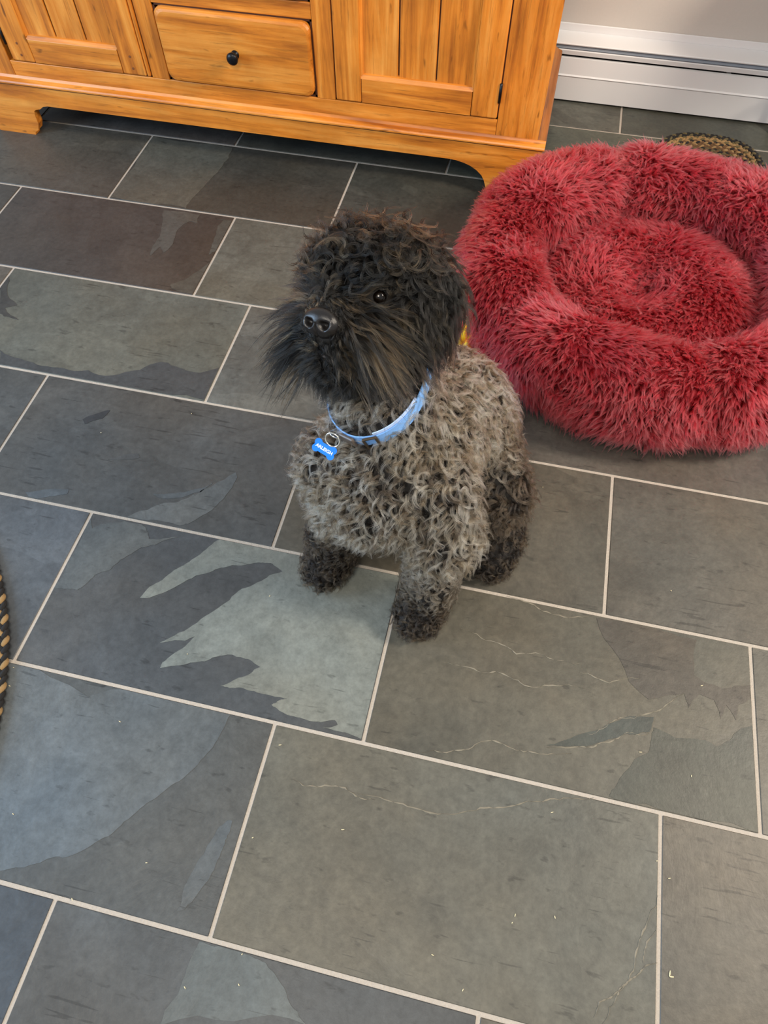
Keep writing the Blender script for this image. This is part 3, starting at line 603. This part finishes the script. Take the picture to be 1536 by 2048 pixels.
cap('leg', (0.5303, -1.2717, 0.1000), (0.5250, -1.2780, 0.0400), .033, .031)
cap('paw', (0.5250, -1.2750, 0.0320), (0.5180, -1.3050, 0.0270), .033, .031)
cap('haunch', (0.5300, -1.0000, 0.1450), (0.6000, -1.1050, 0.1550), .088, .052)
cap('haunch', (0.6040, -1.1100, 0.1500), (0.6240, -1.0600, 0.0550), .044, .034)
cap('paw', (0.6240, -1.0600, 0.0500), (0.6320, -1.1250, 0.0340), .032, .034)
cap('paw', (0.6300, -1.1250, 0.0380), (0.6260, -1.1650, 0.0310), .040, .034)
cap('haunch', (0.4620, -1.0200, 0.1450), (0.3540, -1.0600, 0.1500), .084, .05)
cap('haunch', (0.3540, -1.0600, 0.1500), (0.3340, -1.0200, 0.0500), .042, .034)
cap('paw', (0.3340, -1.0200, 0.0450), (0.3270, -1.1000, 0.0300), .032, .033)
cap('tail', (0.5120, -0.9000, 0.0900), (0.5270, -0.8450, 0.0450), .022, .018)
REG = sorted({p[0] for p in PR})
def cdist(X, pr):
    _, a, b, ra, rb = pr
    a = a.astype(np.float32); d = (b-pr[1]).astype(np.float32); l2 = float(d@d)+1e-9
    q = X-a; t = np.clip(q@d/l2, 0, 1)
    return np.sqrt(((q-t[:, None]*d)**2).sum(1))-(ra+(rb-ra)*t)
KS = 0.016
def sdf(X):
    X = np.asarray(X, np.float32); out = None
    for pr in PR:
        d = cdist(X, pr)
        if out is None: out = d; continue
        h = np.clip(0.5+0.5*(out-d)/KS, 0, 1); out = out*(1-h)+d*h-KS*h*(1-h)
    return out
def grad(X, e=0.0015):
    return norm(np.stack([sdf(X+np.eye(3)[i]*e)-sdf(X-np.eye(3)[i]*e) for i in range(3)], -1).astype(float))
def region(X):
    R = np.full((len(X), len(REG)), 9.0, np.float32)
    for pr in PR:
        i = REG.index(pr[0]); R[:, i] = np.minimum(R[:, i], cdist(np.asarray(X, np.float32), pr))
    return R
def push_out(X):
    X = np.array(X, float)
    for i in range(0, len(X), 250000):
        d = sdf(X[i:i+250000]); k = np.nonzero(d < 0.003)[0]
        if len(k):
            s = X[i:i+250000][k]; X[i+k] = s+grad(s)*(0.003-d[k])[:, None].astype(float)
    return X
def surface_nets(lo, hi, h):
    ax = [np.arange(lo[i], hi[i], h) for i in range(3)]; sh = tuple(len(a) for a in ax)
    G = np.stack(np.meshgrid(*ax, indexing='ij'), -1).reshape(-1, 3).astype(np.float32)
    Fv = np.concatenate([sdf(G[i:i+400000]) for i in range(0, len(G), 400000)]).reshape(sh).astype(float)
    cs = tuple(s-1 for s in sh); acc = np.zeros(cs+(3,)); cnt = np.zeros(cs)
    S = lambda o: Fv[o[0]:o[0]+cs[0], o[1]:o[1]+cs[1], o[2]:o[2]+cs[2]]
    for o in [(i, j, k) for i in (0, 1) for j in (0, 1) for k in (0, 1)]:
        for a in range(3):
            if o[a]: continue
            o2 = list(o); o2[a] = 1; f0, f1 = S(o), S(o2); m = (f0 < 0) != (f1 < 0)
            t = np.where(m, f0/np.where(m, f0-f1, 1), 0)
            for c in range(3): acc[..., c] += m*((o[c]) if c != a else t)
            cnt += m
    act = cnt > 0; idx = -np.ones(cs, int); idx[act] = np.arange(act.sum())
    V = (np.argwhere(act)+acc[act]/cnt[act][:, None])*h+np.array([a[0] for a in ax])
    Q = []
    for a in range(3):
        b_, c_ = (a+1) % 3, (a+2) % 3
        f0 = Fv; f1 = np.roll(Fv, -1, a); m = (f0 < 0) != (f1 < 0)
        sl = [slice(None)]*3; sl[a] = slice(0, sh[a]-1); sl[b_] = slice(1, sh[b_]-1); sl[c_] = slice(1, sh[c_]-1)
        mk = np.zeros(sh, bool); mk[tuple(sl)] = m[tuple(sl)]; I = np.argwhere(mk); fl = f0[mk] < 0
        def at(db, dc):
            J = I.copy(); J[:, b_] -= db; J[:, c_] -= dc; return idx[J[:, 0], J[:, 1], J[:, 2]]
        q = np.stack([at(1, 1), at(0, 1), at(0, 0), at(1, 0)], 1); q[~fl] = q[~fl][:, ::-1]; Q.append(q)
    return V, np.concatenate(Q)
DV, DQ = surface_nets((0.2, -1.42, -0.03), (0.76, -0.76, 0.66), 0.0065)
me = bpy.data.meshes.new('dog'); me.from_pydata(DV.tolist(), [], DQ.tolist()); me.update()
me.polygons.foreach_set('use_smooth', [True]*len(me.polygons))
SKIN = simple('dog_underfur', (24, 22, 21), 0.9)
me.materials.append(SKIN)
dog = bpy.data.objects.new('dog', me); COL.objects.link(dog)
dog['label'] = 'curly-coated grey dog with a shaggy black head sitting on the slate, looking up'; dog['category'] = 'dog'
V, F = mesh_arrays(dog)
FURD = fur_material('dog_hair', 0.32, 0.4, 1.38); FURH = fur_material('dog_head_hair', 0.30, 0.4, 1.33)
EYES = [H(.056, s_*.035, .022) for s_ in (1, -1)]
NOSE = H(.117, 0, -.003); AVOID = [(e+HF*0.004, norm(HF*0.85+HL*(0.5 if i == 0 else -0.5)+HU*0.25), 0.0062 if i == 0 else 0.002) for i, e in enumerate(EYES)]+[(NOSE+HF*0.008+HU*0.004, HF, 0.0125)]
# collar ring, used to part the fur as well
CC = np.array([.420, -1.133, .404]); CA = norm(np.array([-.034, -.076, -.026])); CB = norm(np.array([.078, -.030, .020])); CB = norm(CB-CA*(CB@CA))
CN = np.cross(CA, CB); CN = CN if CN[2] > 0 else -CN
# radius of the collar: just outside the neck, found by stepping outwards
_a = np.linspace(0, 2*np.pi, 72, endpoint=False); _st = np.linspace(0.03, 0.16, 131)
_dir = CA*np.cos(_a)[:, None]+CB*np.sin(_a)[:, None]
RR = np.full(72, 0.0)
for off in (-0.0115, -0.005, 0.0, 0.006, 0.0115):
    sd = sdf((CC+CN*off+_dir[:, None]*_st[None, :, None]).reshape(-1, 3)).reshape(72, -1)
    RR = np.maximum(RR, _st[(sd > 0.004).argmax(1)])
RR = np.minimum(RR, 0.140)
for _ in range(6): RR = np.maximum(RR, (np.roll(RR, 1)+np.roll(RR, -1))/2)
for _ in range(4): RR = (RR+np.roll(RR, 1)+np.roll(RR, -1))/3
RR = RR+0.002
def ring(a, k=1.0): return CC+(CA*math.cos(a)+CB*math.sin(a))*(np.interp(a % (2*math.pi), np.append(_a, 2*math.pi), np.append(RR, RR[0]))+k-1.0)
print('COLLAR', RR.min(), RR.max())

fnA = np.cross(V[F[:, 1]]-V[F[:, 0]], V[F[:, 2]]-V[F[:, 0]]); AR = np.linalg.norm(fnA, axis=1)/2
CEN = V[F].mean(1); RG = region(CEN); FREG = RG.argmin(1)
def roots(regs, dens, low=0.008):
    m = np.isin(FREG, [REG.index(r) for r in regs]) & (CEN[:, 2] > low)
    Fm = F[m]; n = int(AR[m].sum()*dens); P, _ = sample_mesh(V, Fm, n, drg)
    N = grad(P)
    return P, N
mix = lambda a, b, k: np.array(lin(*a)[:3])*(1-k)+np.array(lin(*b)[:3])*k
def shade(n, a, b, power=1.0): return mix(a, b, drg.random((n, 1))**power)
GZ = np.array([0, 0, -1.0])
BACK = norm(np.array([0.25, 0.9, -0.2]))
# --- coat of the trunk
P, N = roots(['body', 'neck', 'haunch', 'tail'], 19500)
ch_ = (P-CC)@CN; near = (ch_ > -0.006) & (ch_ < 0.010) & (np.abs(np.arctan2((P-CC)@CB, (P-CC)@CA)+0.1) < 1.25); inr = np.linalg.norm(P-CC, axis=1) < 0.13
k = ~(near & inr); P, N = P[k], N[k]
ch_ = (P-CC)@CN; above = np.clip((0.06-ch_)/0.02, 0, 1)*(ch_ > 0)*(np.linalg.norm(P-CC, axis=1) < 0.13)
n = len(P)
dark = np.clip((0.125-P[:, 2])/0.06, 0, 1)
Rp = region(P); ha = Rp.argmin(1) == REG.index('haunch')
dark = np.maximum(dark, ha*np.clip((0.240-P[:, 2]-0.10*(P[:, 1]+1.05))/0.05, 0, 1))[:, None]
D = norm(GZ*0.9+np.array([0.0, -0.1, 0])+drg.normal(0, 0.35, (n, 3)))
D = norm(D-N*(D*N).sum(1, keepdims=True)*0.85)
tone = drg.random((n, 1)); field = 0.5+0.5*np.sin(P[:, :1]*70+2*np.sin(P[:, 1:2]*60)+P[:, 2:]*80)
tip = mix((176, 160, 136), (242, 230, 206), tone)*(0.58+0.5*field)
tip = np.where(drg.random((n, 1)) < 0.42, shade(n, (40, 33, 27), (118, 100, 78)), tip)
lit_flank = np.clip((P[:, :1]-0.50)/0.05, 0, 1)*np.clip((P[:, 1:2]+1.2)/0.08, 0, 1)  # side facing the key lamp: tips brightened, light painted into the hair colour
tip = tip*(1.08+0.5*lit_flank)
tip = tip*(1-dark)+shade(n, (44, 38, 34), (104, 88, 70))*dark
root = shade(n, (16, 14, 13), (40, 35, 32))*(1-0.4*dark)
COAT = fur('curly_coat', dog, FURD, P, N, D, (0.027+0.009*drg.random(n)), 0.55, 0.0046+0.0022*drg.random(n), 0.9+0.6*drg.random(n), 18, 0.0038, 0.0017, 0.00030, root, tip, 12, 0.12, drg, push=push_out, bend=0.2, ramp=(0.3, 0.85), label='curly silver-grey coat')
# --- legs and paws
P, N = roots(['leg', 'paw'], 26000, 0.004); n = len(P)
D = norm(GZ*0.6+drg.normal(0, 0.5, (n, 3))); D = norm(D-N*(D*N).sum(1, keepdims=True)*0.85)
up = np.clip((P[:, 2:]-0.075-0.05*(P[:, :1] < 0.45))/0.10, 0, 1)
tip = shade(n, (26, 23, 22), (88, 74, 58), 1.7)*(1-up)+shade(n, (84, 74, 64), (196, 180, 156))*up
root = shade(n, (12, 11, 11), (26, 23, 22))
fur('leg_curls', dog, FURD, P, N, D, 0.015+0.006*drg.random(n), 0.62, 0.0034+0.0014*drg.random(n), 1.0+0.7*drg.random(n), 13, 0.0036, 0.0018, 0.00027, root, tip, 10, 0.1, drg, push=push_out, bend=0.2, label='tight black-brown curls')
# --- head
def local(P): q = (P-HC)/HS; return q@HF, q@HL, q@HU
BLK0 = lambda n: shade(n, (8, 8, 8), (20, 18, 17))
P, N = roots(['head', 'ear_left', 'ear_right', 'neck'], 21000)
f_, l_, u_ = local(P); Rp = region(P); rid = Rp.argmin(1)
neck = rid == REG.index('neck')
keep = ~(neck & (((P-CC)@CN) < 0.055))
for e in EYES: keep &= np.linalg.norm(P-e, axis=1) > 0.0115
P, N = P[keep], N[keep]; f_, l_, u_ = local(P); rid = region(P).argmin(1); n = len(P)
ear = np.isin(rid, [REG.index('ear_left'), REG.index('ear_right')])
top = np.clip((u_-0.018)/0.03, 0, 1)*(~ear)
side = np.clip((np.abs(l_)-0.03)/0.03, 0, 1)
D = norm(HL*(np.sign(l_)*(0.3+0.5*side))[:, None]-HU*(0.9-0.5*top)[:, None]+HF*(0.35*(1-top))[:, None]+drg.normal(0, 0.33, (n, 3)))
D = np.where(ear[:, None], norm(GZ*0.8-HU*0.5+HL*(np.sign(l_)*0.5)[:, None]+drg.normal(0, 0.18, (n, 3))), D)
D = norm(D-N*(D*N).sum(1, keepdims=True)*0.7)
ebr = np.min([np.linalg.norm(P-(e+HU*0.012+HF*0.004), axis=1) for e in EYES], 0)
D = np.where((ebr < 0.028)[:, None], norm(HU*0.6+HL*(np.sign(l_)*0.7)[:, None]-HF*0.3+drg.normal(0, 0.2, (n, 3))), D)
L = np.where(ear, 0.030, 0.031+0.006*top)*(0.8+0.45*drg.random(n))*np.clip(0.3+ebr/0.04, 0.3, 1)
brown = (drg.random((n, 1)) < 0.2)
tip = np.where(brown, shade(n, (46, 38, 28), (92, 78, 60)), shade(n, (10, 10, 10), (38, 36, 33), 1.3))
curl = np.where(ear, 0.0055, 0.0062*(0.6+0.5*top)); turns = np.where(ear, 0.9, 1.0+0.5*top)
fur('head_hair', dog, FURH, P, N, D, L, np.where(ear, 0.3, 0.42+0.2*top), curl, turns, 16, 0.0038, 0.0015, 0.00029, BLK0(n), tip, 12, np.where(ear, 0.5, 0.12), drg, push=push_out, bend=0.4, avoid=AVOID, label='shaggy black head hair')
# --- muzzle: moustache parted on the bridge, beard below
P, N = roots(['muzzle'], 76000); f_, l_, u_ = local(P)
nd_ = np.linalg.norm(P-NOSE, axis=1); keep = (nd_ > 0.0175)
for e in EYES: keep &= np.linalg.norm(P-e, axis=1) > 0.0115
P, N = P[keep], N[keep]; f_, l_, u_ = local(P); n = len(P)
sg = np.sign(l_); br = np.clip((u_+0.005)/0.025, 0, 1); ch = np.clip((-0.036-u_)/0.02, 0, 1)
D = norm(HL*(sg*(1.0-0.75*ch))[:, None]+HU*(0.85*br-0.38-0.7*ch)[:, None]+HF*(-0.35*br+0.12+0.25*ch)[:, None]+drg.normal(0, 0.12, (n, 3)))
D = norm(D-N*(D*N).sum(1, keepdims=True)*0.5)
nd_ = np.linalg.norm(P-NOSE, axis=1)
L = (0.041+0.014*(1-br)*(1-ch))*np.where(l_ < 0, 1.22, 1.0)*(0.75+0.5*drg.random(n))*np.where(ch > 0.4, 0.46, 1)*np.clip(0.3+(nd_-0.02)/0.022, 0.3, 1)
L = np.where((f_ > 0.09) & (np.abs(l_) < 0.02), L*0.45, L)
brown = drg.random((n, 1)) < (0.24+0.2*(l_ > 0.01)[:, None])*(1-0.85*ch[:, None])
tip = np.where(brown, shade(n, (60, 45, 30), (122, 98, 70)), shade(n, (10, 10, 10), (40, 38, 35), 1.3))
fur('moustache', dog, FURH, P, N, D, L, 0.34+0.1*br, 0.0042, 0.8, 11, 0.0032, 0.0014, 0.00029, BLK0(n), tip, 11, 0.50-0.35*br+0.25*(l_ < 0), drg, push=push_out, bend=0.30, wav=0.0016, avoid=AVOID, label='long wavy black-brown moustache and beard')
# --- nose, eyes, lip
def nose_pt(th, ph):
    # ph 0..pi from tip axis HF
    x = 0.0245*np.sin(ph)*np.cos(th); y = 0.0185*np.sin(ph)*np.sin(th); z = 0.0145*np.cos(ph)
    y = y+0.002*np.cos(ph)-0.0012*(np.abs(x)/0.02)**2
    x = x*(1+0.10*(y/0.017))
    for s in (1, -1):
        d = ((x-s*0.0108)/0.0058)**2+((y-0.0005-0.25*np.abs(x-s*0.0105))/0.0045)**2
        z = z-0.0095*np.exp(-d**1.5)*(np.cos(ph) > -0.1)
        z = z+0.0028*np.exp(-(((x-s*0.017)/0.005)**2+((y+0.002)/0.008)**2))
    z = z-0.0028*np.exp(-(x/0.0014)**2)*np.clip((0.004-y)/0.006, 0, 1)
    return NOSE+x[..., None]*HL+y[..., None]*HU+z[..., None]*HF
t_ = np.linspace(0, 2*np.pi, 64, endpoint=False)[:, None]; p_ = np.linspace(0.02, 2.6, 40)[None, :]
b = grid_mesh(nose_pt(t_+0*p_, p_+0*t_), True, False); bmesh.ops.holes_fill(b, edges=[e for e in b.edges if e.is_boundary])
NOSEM = simple('nose_leather', (24, 21, 20), 0.22, bump=0.22, scale=900)
obj('nose', b, NOSEM, dog, smooth=True, label='shiny black nose')
EYEM = simple('eye_dark', (14, 9, 6), 0.06)
for e in EYES:
    b = bmesh.new(); bmesh.ops.create_uvsphere(b, u_segments=24, v_segments=16, radius=0.0100, matrix=Matrix.Translation(e+HF*0.005))
    obj('eye', b, EYEM, dog, smooth=True, label='glossy dark eye')
LIPM = simple('lip_skin', (70, 68, 70), 0.45)
lp = [H(.1075-0.10*(t/0.02)**2*0.2, t, -.040-0.1*abs(t)) for t in np.linspace(-.018, .018, 13)]
obj('lower_lip', tube(lp, [0.0012+0.0016*math.sin(math.pi*i/12) for i in range(13)]), LIPM, dog, smooth=True, label='thin grey lower lip')

# ------------------------------------------------------------------ collar and tag
BLUE = simple('blue_webbing', (120, 170, 232), 0.75, bump=0.7, scale=900)
PALE = simple('pale_blue_lining', (176, 200, 238), 0.8)
BRONZE = simple('dark_bronze', (92, 80, 66), 0.35, metal=0.7)
STEEL = simple('bright_steel', (225, 222, 210), 0.2, metal=0.9)
def strap(a0, a1, w, t, mat, name, par, k=1.0, shift=0.0, n=48, tilt=0.25):
    pts = []
    for i in range(n+1):
        a = a0+(a1-a0)*i/n; p = ring(a, k); o_ = norm(p-CC); nn = norm(CN+o_*tilt*0)
        pts.append((p+nn*(shift-w/2), p+nn*(shift+w/2), o_*t))
    b = bmesh.new(); R = [[b.verts.new(q) for q in (lo, hi, hi+o_, lo+o_)] for lo, hi, o_ in pts]
    for A, B in zip(R, R[1:]):
        for j in range(4): b.faces.new((A[j], A[(j+1) % 4], B[(j+1) % 4], B[j]))
    if abs(a1-a0) < 6.2: b.faces.new(R[0][::-1]); b.faces.new(R[-1])
    return obj(name, b, mat, par)
collar = empty('dog_collar', label='light blue webbing collar with dark slide buckle around the dog\'s neck', category='collar')
strap(0, 2*math.pi*0.9999, 0.0205, 0.0018, BLUE, 'strap', collar, 1.0)
strap(0.60, 1.30, 0.0195, 0.0016, BLUE, 'strap_end', collar, 1.0022, 0.001)
strap(0.55, 1.5, 0.005, 0.0014, PALE, 'lining_edge', collar, 1.0, 0.0132)
# slide buckle near the front
def frame_at(a, k=1.0):
    p = ring(a, k); t = norm(ring(a+0.02, k)-ring(a-0.02, k)); o_ = norm(np.cross(CN, t)); o_ = o_ if o_@(p-CC) > 0 else -o_
    return Vector(p), Vector(t), Vector(CN), Vector(o_)
def local_box(a, l, w, t, off, k=1.0, dn=0.0, bev=0.0008, dt=0.0):
    p, tt, nn, oo = frame_at(a, k); b = box(-l/2, l/2, -w/2, w/2, 0, t, bev)
    M = Matrix((tt, nn, oo)).transposed().to_4x4(); M.translation = p+oo*off+nn*dn+tt*dt
    bmesh.ops.transform(b, matrix=M, verts=b.verts[:]); return b
sl = empty('slide_buckle', collar, label='dark bronze slide buckle')
SA, RO = 0.50, 0.0042
obj('buckle_bar', local_box(SA, 0.0042, 0.025, 0.0032, RO, 1.0, 0, dt=0.008), BRONZE, sl)
obj('buckle_bar', local_box(SA, 0.0036, 0.025, 0.0032, RO, 1.0, 0, dt=-0.010), BRONZE, sl)
obj('buckle_bar', local_box(SA, 0.0205, 0.0030, 0.0032, RO, 1.0, 0.0120, dt=-0.001), BRONZE, sl)
obj('buckle_bar', local_box(SA, 0.0205, 0.0030, 0.0032, RO, 1.0, -0.0120, dt=-0.001), BRONZE, sl)
obj('side_release_clip', local_box(0.10, 0.027, 0.0185, 0.0055, 0.0015, 1.0, 0, 0.0022), simple('clip_plastic', (88, 78, 70), 0.35), collar)
def torus_pts(c, u, v, r, n=28): return [Vector(c)+Vector(u)*r*math.cos(2*math.pi*i/n)+Vector(v)*r*math.sin(2*math.pi*i/n) for i in range(n)]
pd, td, nd_, od = frame_at(-0.17)
obj('ring', tube(torus_pts(pd+od*0.009-nd_*0.006, td, (nd_*0.8+od*0.6).normalized(), 0.0085), 0.0011, 8, True), STEEL, collar, smooth=True)
# tag
TC = Vector((0.3600, -1.2305, 0.3615))
tz = Vector((-0.05, -0.72, 0.70)).normalized()
tx = Vector((0.975, 0.0, 0.0)); tx = (tx-tz*tx.dot(tz)).normalized(); ty = tz.cross(tx)
ang = math.radians(-21); tx, ty = tx*math.cos(ang)+ty*math.sin(ang), ty*math.cos(ang)-tx*math.sin(ang)
TM = Matrix((tx, ty, tz)).transposed().to_4x4(); TM.translation = TC
tag = empty('name_tag', label='blue bone-shaped name tag with white lettering hanging from the collar ring', category='tag')
def bone(lx, ly, r, n=14):
    pts = []
    for cx, cy, a0, a1 in ((lx, ly, -60, 150), (-lx, ly, 30, 240), (-lx, -ly, 120, 330), (lx, -ly, 210, 420)):
        for i in range(n+1):
            a = math.radians(a0+(a1-a0)*i/n); pts.append((cx+r*math.cos(a), cy+r*math.sin(a)))
    return pts
TAGM = simple('tag_blue', (20, 120, 240), 0.3)
b = extrude_poly([(x, y, 0) for x, y in bone(0.0117, 0.0044, 0.0055)], (0, 0, 0.0014)); bmesh.ops.transform(b, matrix=TM, verts=b.verts[:])
obj('bone_plate', b, TAGM, tag)
fc = bpy.data.curves.new('lettering', 'FONT'); fc.body = 'ARLEIGH'; fc.size = 0.0065; fc.align_x = 'CENTER'; fc.align_y = 'CENTER'; fc.extrude = 0.0002; fc.offset = 0.00016; fc.space_character = 1.02
fo = bpy.data.objects.new('lettering', fc); COL.objects.link(fo); pass
bpy.context.view_layer.update()
_m = bpy.data.meshes.new_from_object(fo.evaluated_get(bpy.context.evaluated_depsgraph_get())); bpy.data.objects.remove(fo); _m.transform(TM @ Matrix.Translation((0.0, -0.0002, 0.0017)))
_m.materials.clear(); _m.materials.append(simple('white_engraving', (225, 238, 250), 0.5))
fo = bpy.data.objects.new('lettering', _m); COL.objects.link(fo); fo.parent = tag
rc = TM @ Vector((0.0040, 0.0175, 0.003))
obj('split_ring', tube(torus_pts(rc, tx, (ty*0.93+tz*0.37).normalized(), 0.0105), 0.0012, 8, True), STEEL, tag, smooth=True)

# ------------------------------------------------------------------ braided rugs
BRA = [simple('braid_black', (28, 26, 25), 0.9, bump=0.6, scale=900), simple('braid_tan', (150, 120, 78), 0.9, bump=0.6, scale=900, vary=0.2),
       simple('braid_brown', (100, 72, 44), 0.9, bump=0.6, scale=900, vary=0.25), simple('braid_olive', (96, 84, 54), 0.9, bump=0.6, scale=900, vary=0.25)]
def sup(cx, cy, ax, ay, e, n):
    out = []
    for i in range(n):
        a = 2*math.pi*i/n; c, s = math.cos(a), math.sin(a)
        out.append(Vector((cx+ax*math.copysign(abs(c)**(2/e), c), cy+ay*math.copysign(abs(s)**(2/e), s), 0)))
    return out
def braid(cx, cy, ax, ay, e, wdt, mats, pitch, par, strands=3):
    n0 = 1200; base = sup(cx, cy, ax, ay, e, n0); d = [0.0]
    for i in range(n0): d.append(d[-1]+(base[(i+1) % n0]-base[i]).length)
    tot = d[-1]; per = max(3, round(tot/pitch)); N_ = per*10
    b = bmesh.new(); b2 = {}
    P_, T_ = [], []
    j = 0
    for i in range(N_):
        s = tot*i/N_
        while d[j+1] < s: j += 1
        k = (s-d[j])/max(d[j+1]-d[j], 1e-9); p = base[j].lerp(base[(j+1) % n0], k); P_.append(p)
    for st in range(strands):
        pts = []
        for i in range(N_):
            t = (P_[(i+1) % N_]-P_[i-1]).normalized(); o_ = Vector((t.y, -t.x, 0)); a = 2*math.pi*(per*i/N_+st/strands)
            pts.append(P_[i]+o_*math.sin(a)*wdt*0.30+Vector((0, 0, wdt*0.32+math.sin(2*a)*wdt*0.13)))
        m = mats[st % len(mats)]
        b2.setdefault(m, bmesh.new()); tube(pts, wdt*0.21, 6, True, bm=b2[m])
    for m, bb in b2.items(): obj('braid', bb, BRA[m], par, smooth=True)
    b.free()
def rug(name, label, cx, cy, ax, ay, e, rings, wdt, cat):
    r = empty(name, label=label, category=cat)
    base = extrude_poly([(p.x, p.y, 0.0003) for p in sup(cx, cy, ax-wdt*0.5, ay-wdt*0.5, e, 96)], (0, 0, 0.0025))
    obj('backing', base, BRA[0], r)
    for i, ms in enumerate(rings):
        braid(cx, cy, ax-wdt*(i+0.5), ay-wdt*(i+0.5), e, wdt, ms, wdt*1.9, r)
    return r
rug('braided_mat', 'small braided mat in black, tan and brown showing behind the pet bed', 1.043, 0.178, 0.152, 0.165, 2.6, [[0, 0, 3], [1, 1, 3], [0, 2, 1], [2, 1, 2], [3, 2, 0], [1, 2, 3], [0, 2, 3], [1, 3, 2]], 0.0175, 'mat')
rug('round_braided_rug', 'edge of a black and tan braided rug at the border of the slate', -0.733, -1.812, 0.66, 0.66, 2.0, [[0, 1, 0], [0, 0, 1], [1, 2, 3], [0, 1, 2], [0, 0, 3], [2, 1, 2]], 0.022, 'rug')

# ------------------------------------------------------------------ yellow toy, black stool leg
YEL = simple('yellow_rubber', (250, 200, 20), 0.5, bump=0.4, scale=300, vary=0.12)
toy = empty('dog_toy', label='bright yellow spiky toy lying between the dog and the crimson bed', category='toy')
tc = Vector((0.490, -0.676, 0.0))
bb = bmesh.new(); bmesh.ops.create_uvsphere(bb, u_segments=20, v_segments=12, radius=1.0)
for v in bb.verts: v.co = tc+Vector((v.co.x*0.030-0.005, v.co.y*0.045-0.02, 0.024+v.co.z*0.024))
obj('toy_body', bb, YEL, toy, smooth=True)
srg = random.Random(4)
for i, (dx, dy, hgt, lean) in enumerate(((-0.013, -0.012, 0.032, -0.4), (0.004, 0.002, 0.058, 0.0), (0.016, -0.006, 0.036, 0.4), (-0.004, -0.022, 0.026, -0.2), (0.010, -0.02, 0.028, 0.3))):
    b = tube([tc+Vector((dx+lean*0.014*t*t, dy+0.018*t, 0.040+1.2*hgt*t)) for t in (0, .2, .45, .7, .88, 1)], [0.0085, 0.0095, 0.0088, 0.006, 0.003, 0.0006], 8)
    obj('spike', b, YEL, toy, smooth=True)
stool = empty('stool', label='black metal stool whose foot stands by the heater beyond the braided mat, its unseen top added to shade the wall', category='stool')
sx, sy = 1.40, 0.235
for ax_, ay_ in ((-1, 1), (1, 1), (-1, -1), (1, -1)):
    fx, fy = sx+ax_*0.172, sy+ay_*0.172
    obj('leg', tube([(fx-ax_*0.000, fy, 0.004), (fx-ax_*0.003, fy-ay_*0.003, 0.03), (sx+ax_*0.11, sy+ay_*0.11, 0.60)], [0.015, 0.0115, 0.0115], 12), BLACK_IRON, stool, smooth=True)
obj('shadow_seat', lathe([(0, 0), (0.185, 0), (0.195, 0.008), (0.195, 0.03), (0.185, 0.042), (0, 0.048)], (sx, sy, 0.60), (0, 0, 1), 40), simple('shadow_seat_black', (34, 30, 28), 0.5), stool)  # out-of-view disc, added to cast the shadow on heater and wall
obj('foot_ring', tube([(sx+0.158*math.cos(a*math.pi/16), sy+0.158*math.sin(a*math.pi/16), 0.2) for a in range(32)], 0.007, 8, True), BLACK_IRON, stool, smooth=True)

# ------------------------------------------------------------------ crumbs on the slate
CRM = simple('crumb', (224, 210, 170), 0.9)
crg = random.Random(9)
CRUMBS = [(0.253,-1.314),(-0.180,-1.461),(0.149,-1.448),(0.476,-1.654),(0.796,-1.697),(0.738,-1.717),(0.741,-1.707),(0.779,-1.561),(0.935,-1.593),(0.636,-1.779),(0.317,-1.889),(0.387,-1.870),(0.380,-1.836),(0.122,-1.827),(0.207,-1.760),(0.348,-1.694),(-0.016,-1.743),(0.952,-1.146),(0.907,-1.442),(0.985,-1.461),(0.705,-0.974),(0.348,-1.557),(1.003,-1.311),(0.084,-1.579),(-0.199,-1.040),(-0.035,-0.951),(-0.128,-1.535),(-0.119,-1.565),(0.683,-1.809),(0.953,-1.612)]
def crumb(bm, x, y, l, t, a):
    d = Vector((math.cos(a), math.sin(a), 0)); c = Vector((x, y, 0.0012))
    return tube([c-d*l, c, c+d*l+Vector((0, 0, 0.0003))], [t*0.6, t, t*0.5], 6, bm=bm)
cb = bmesh.new()
for x, y in CRUMBS: crumb(cb, x, y, 0.0009+0.0016*crg.random(), 0.00065, crg.random()*3.14)
obj('crumbs', cb, CRM, kind='stuff', label='scattering of tiny pale crumbs over the slate tiles', category='crumbs')
cx_, cy_ = (0.9545, -1.7287)
b = crumb(bmesh.new(), cx_, cy_, 0.0036, 0.0010, 1.45); crumb(b, cx_+0.0026, cy_-0.0032, 0.0027, 0.0009, 0.15)
obj('bread_crumb', b, CRM, label='white L-shaped crumb on the slate tile, largest of the crumbs', category='crumb')
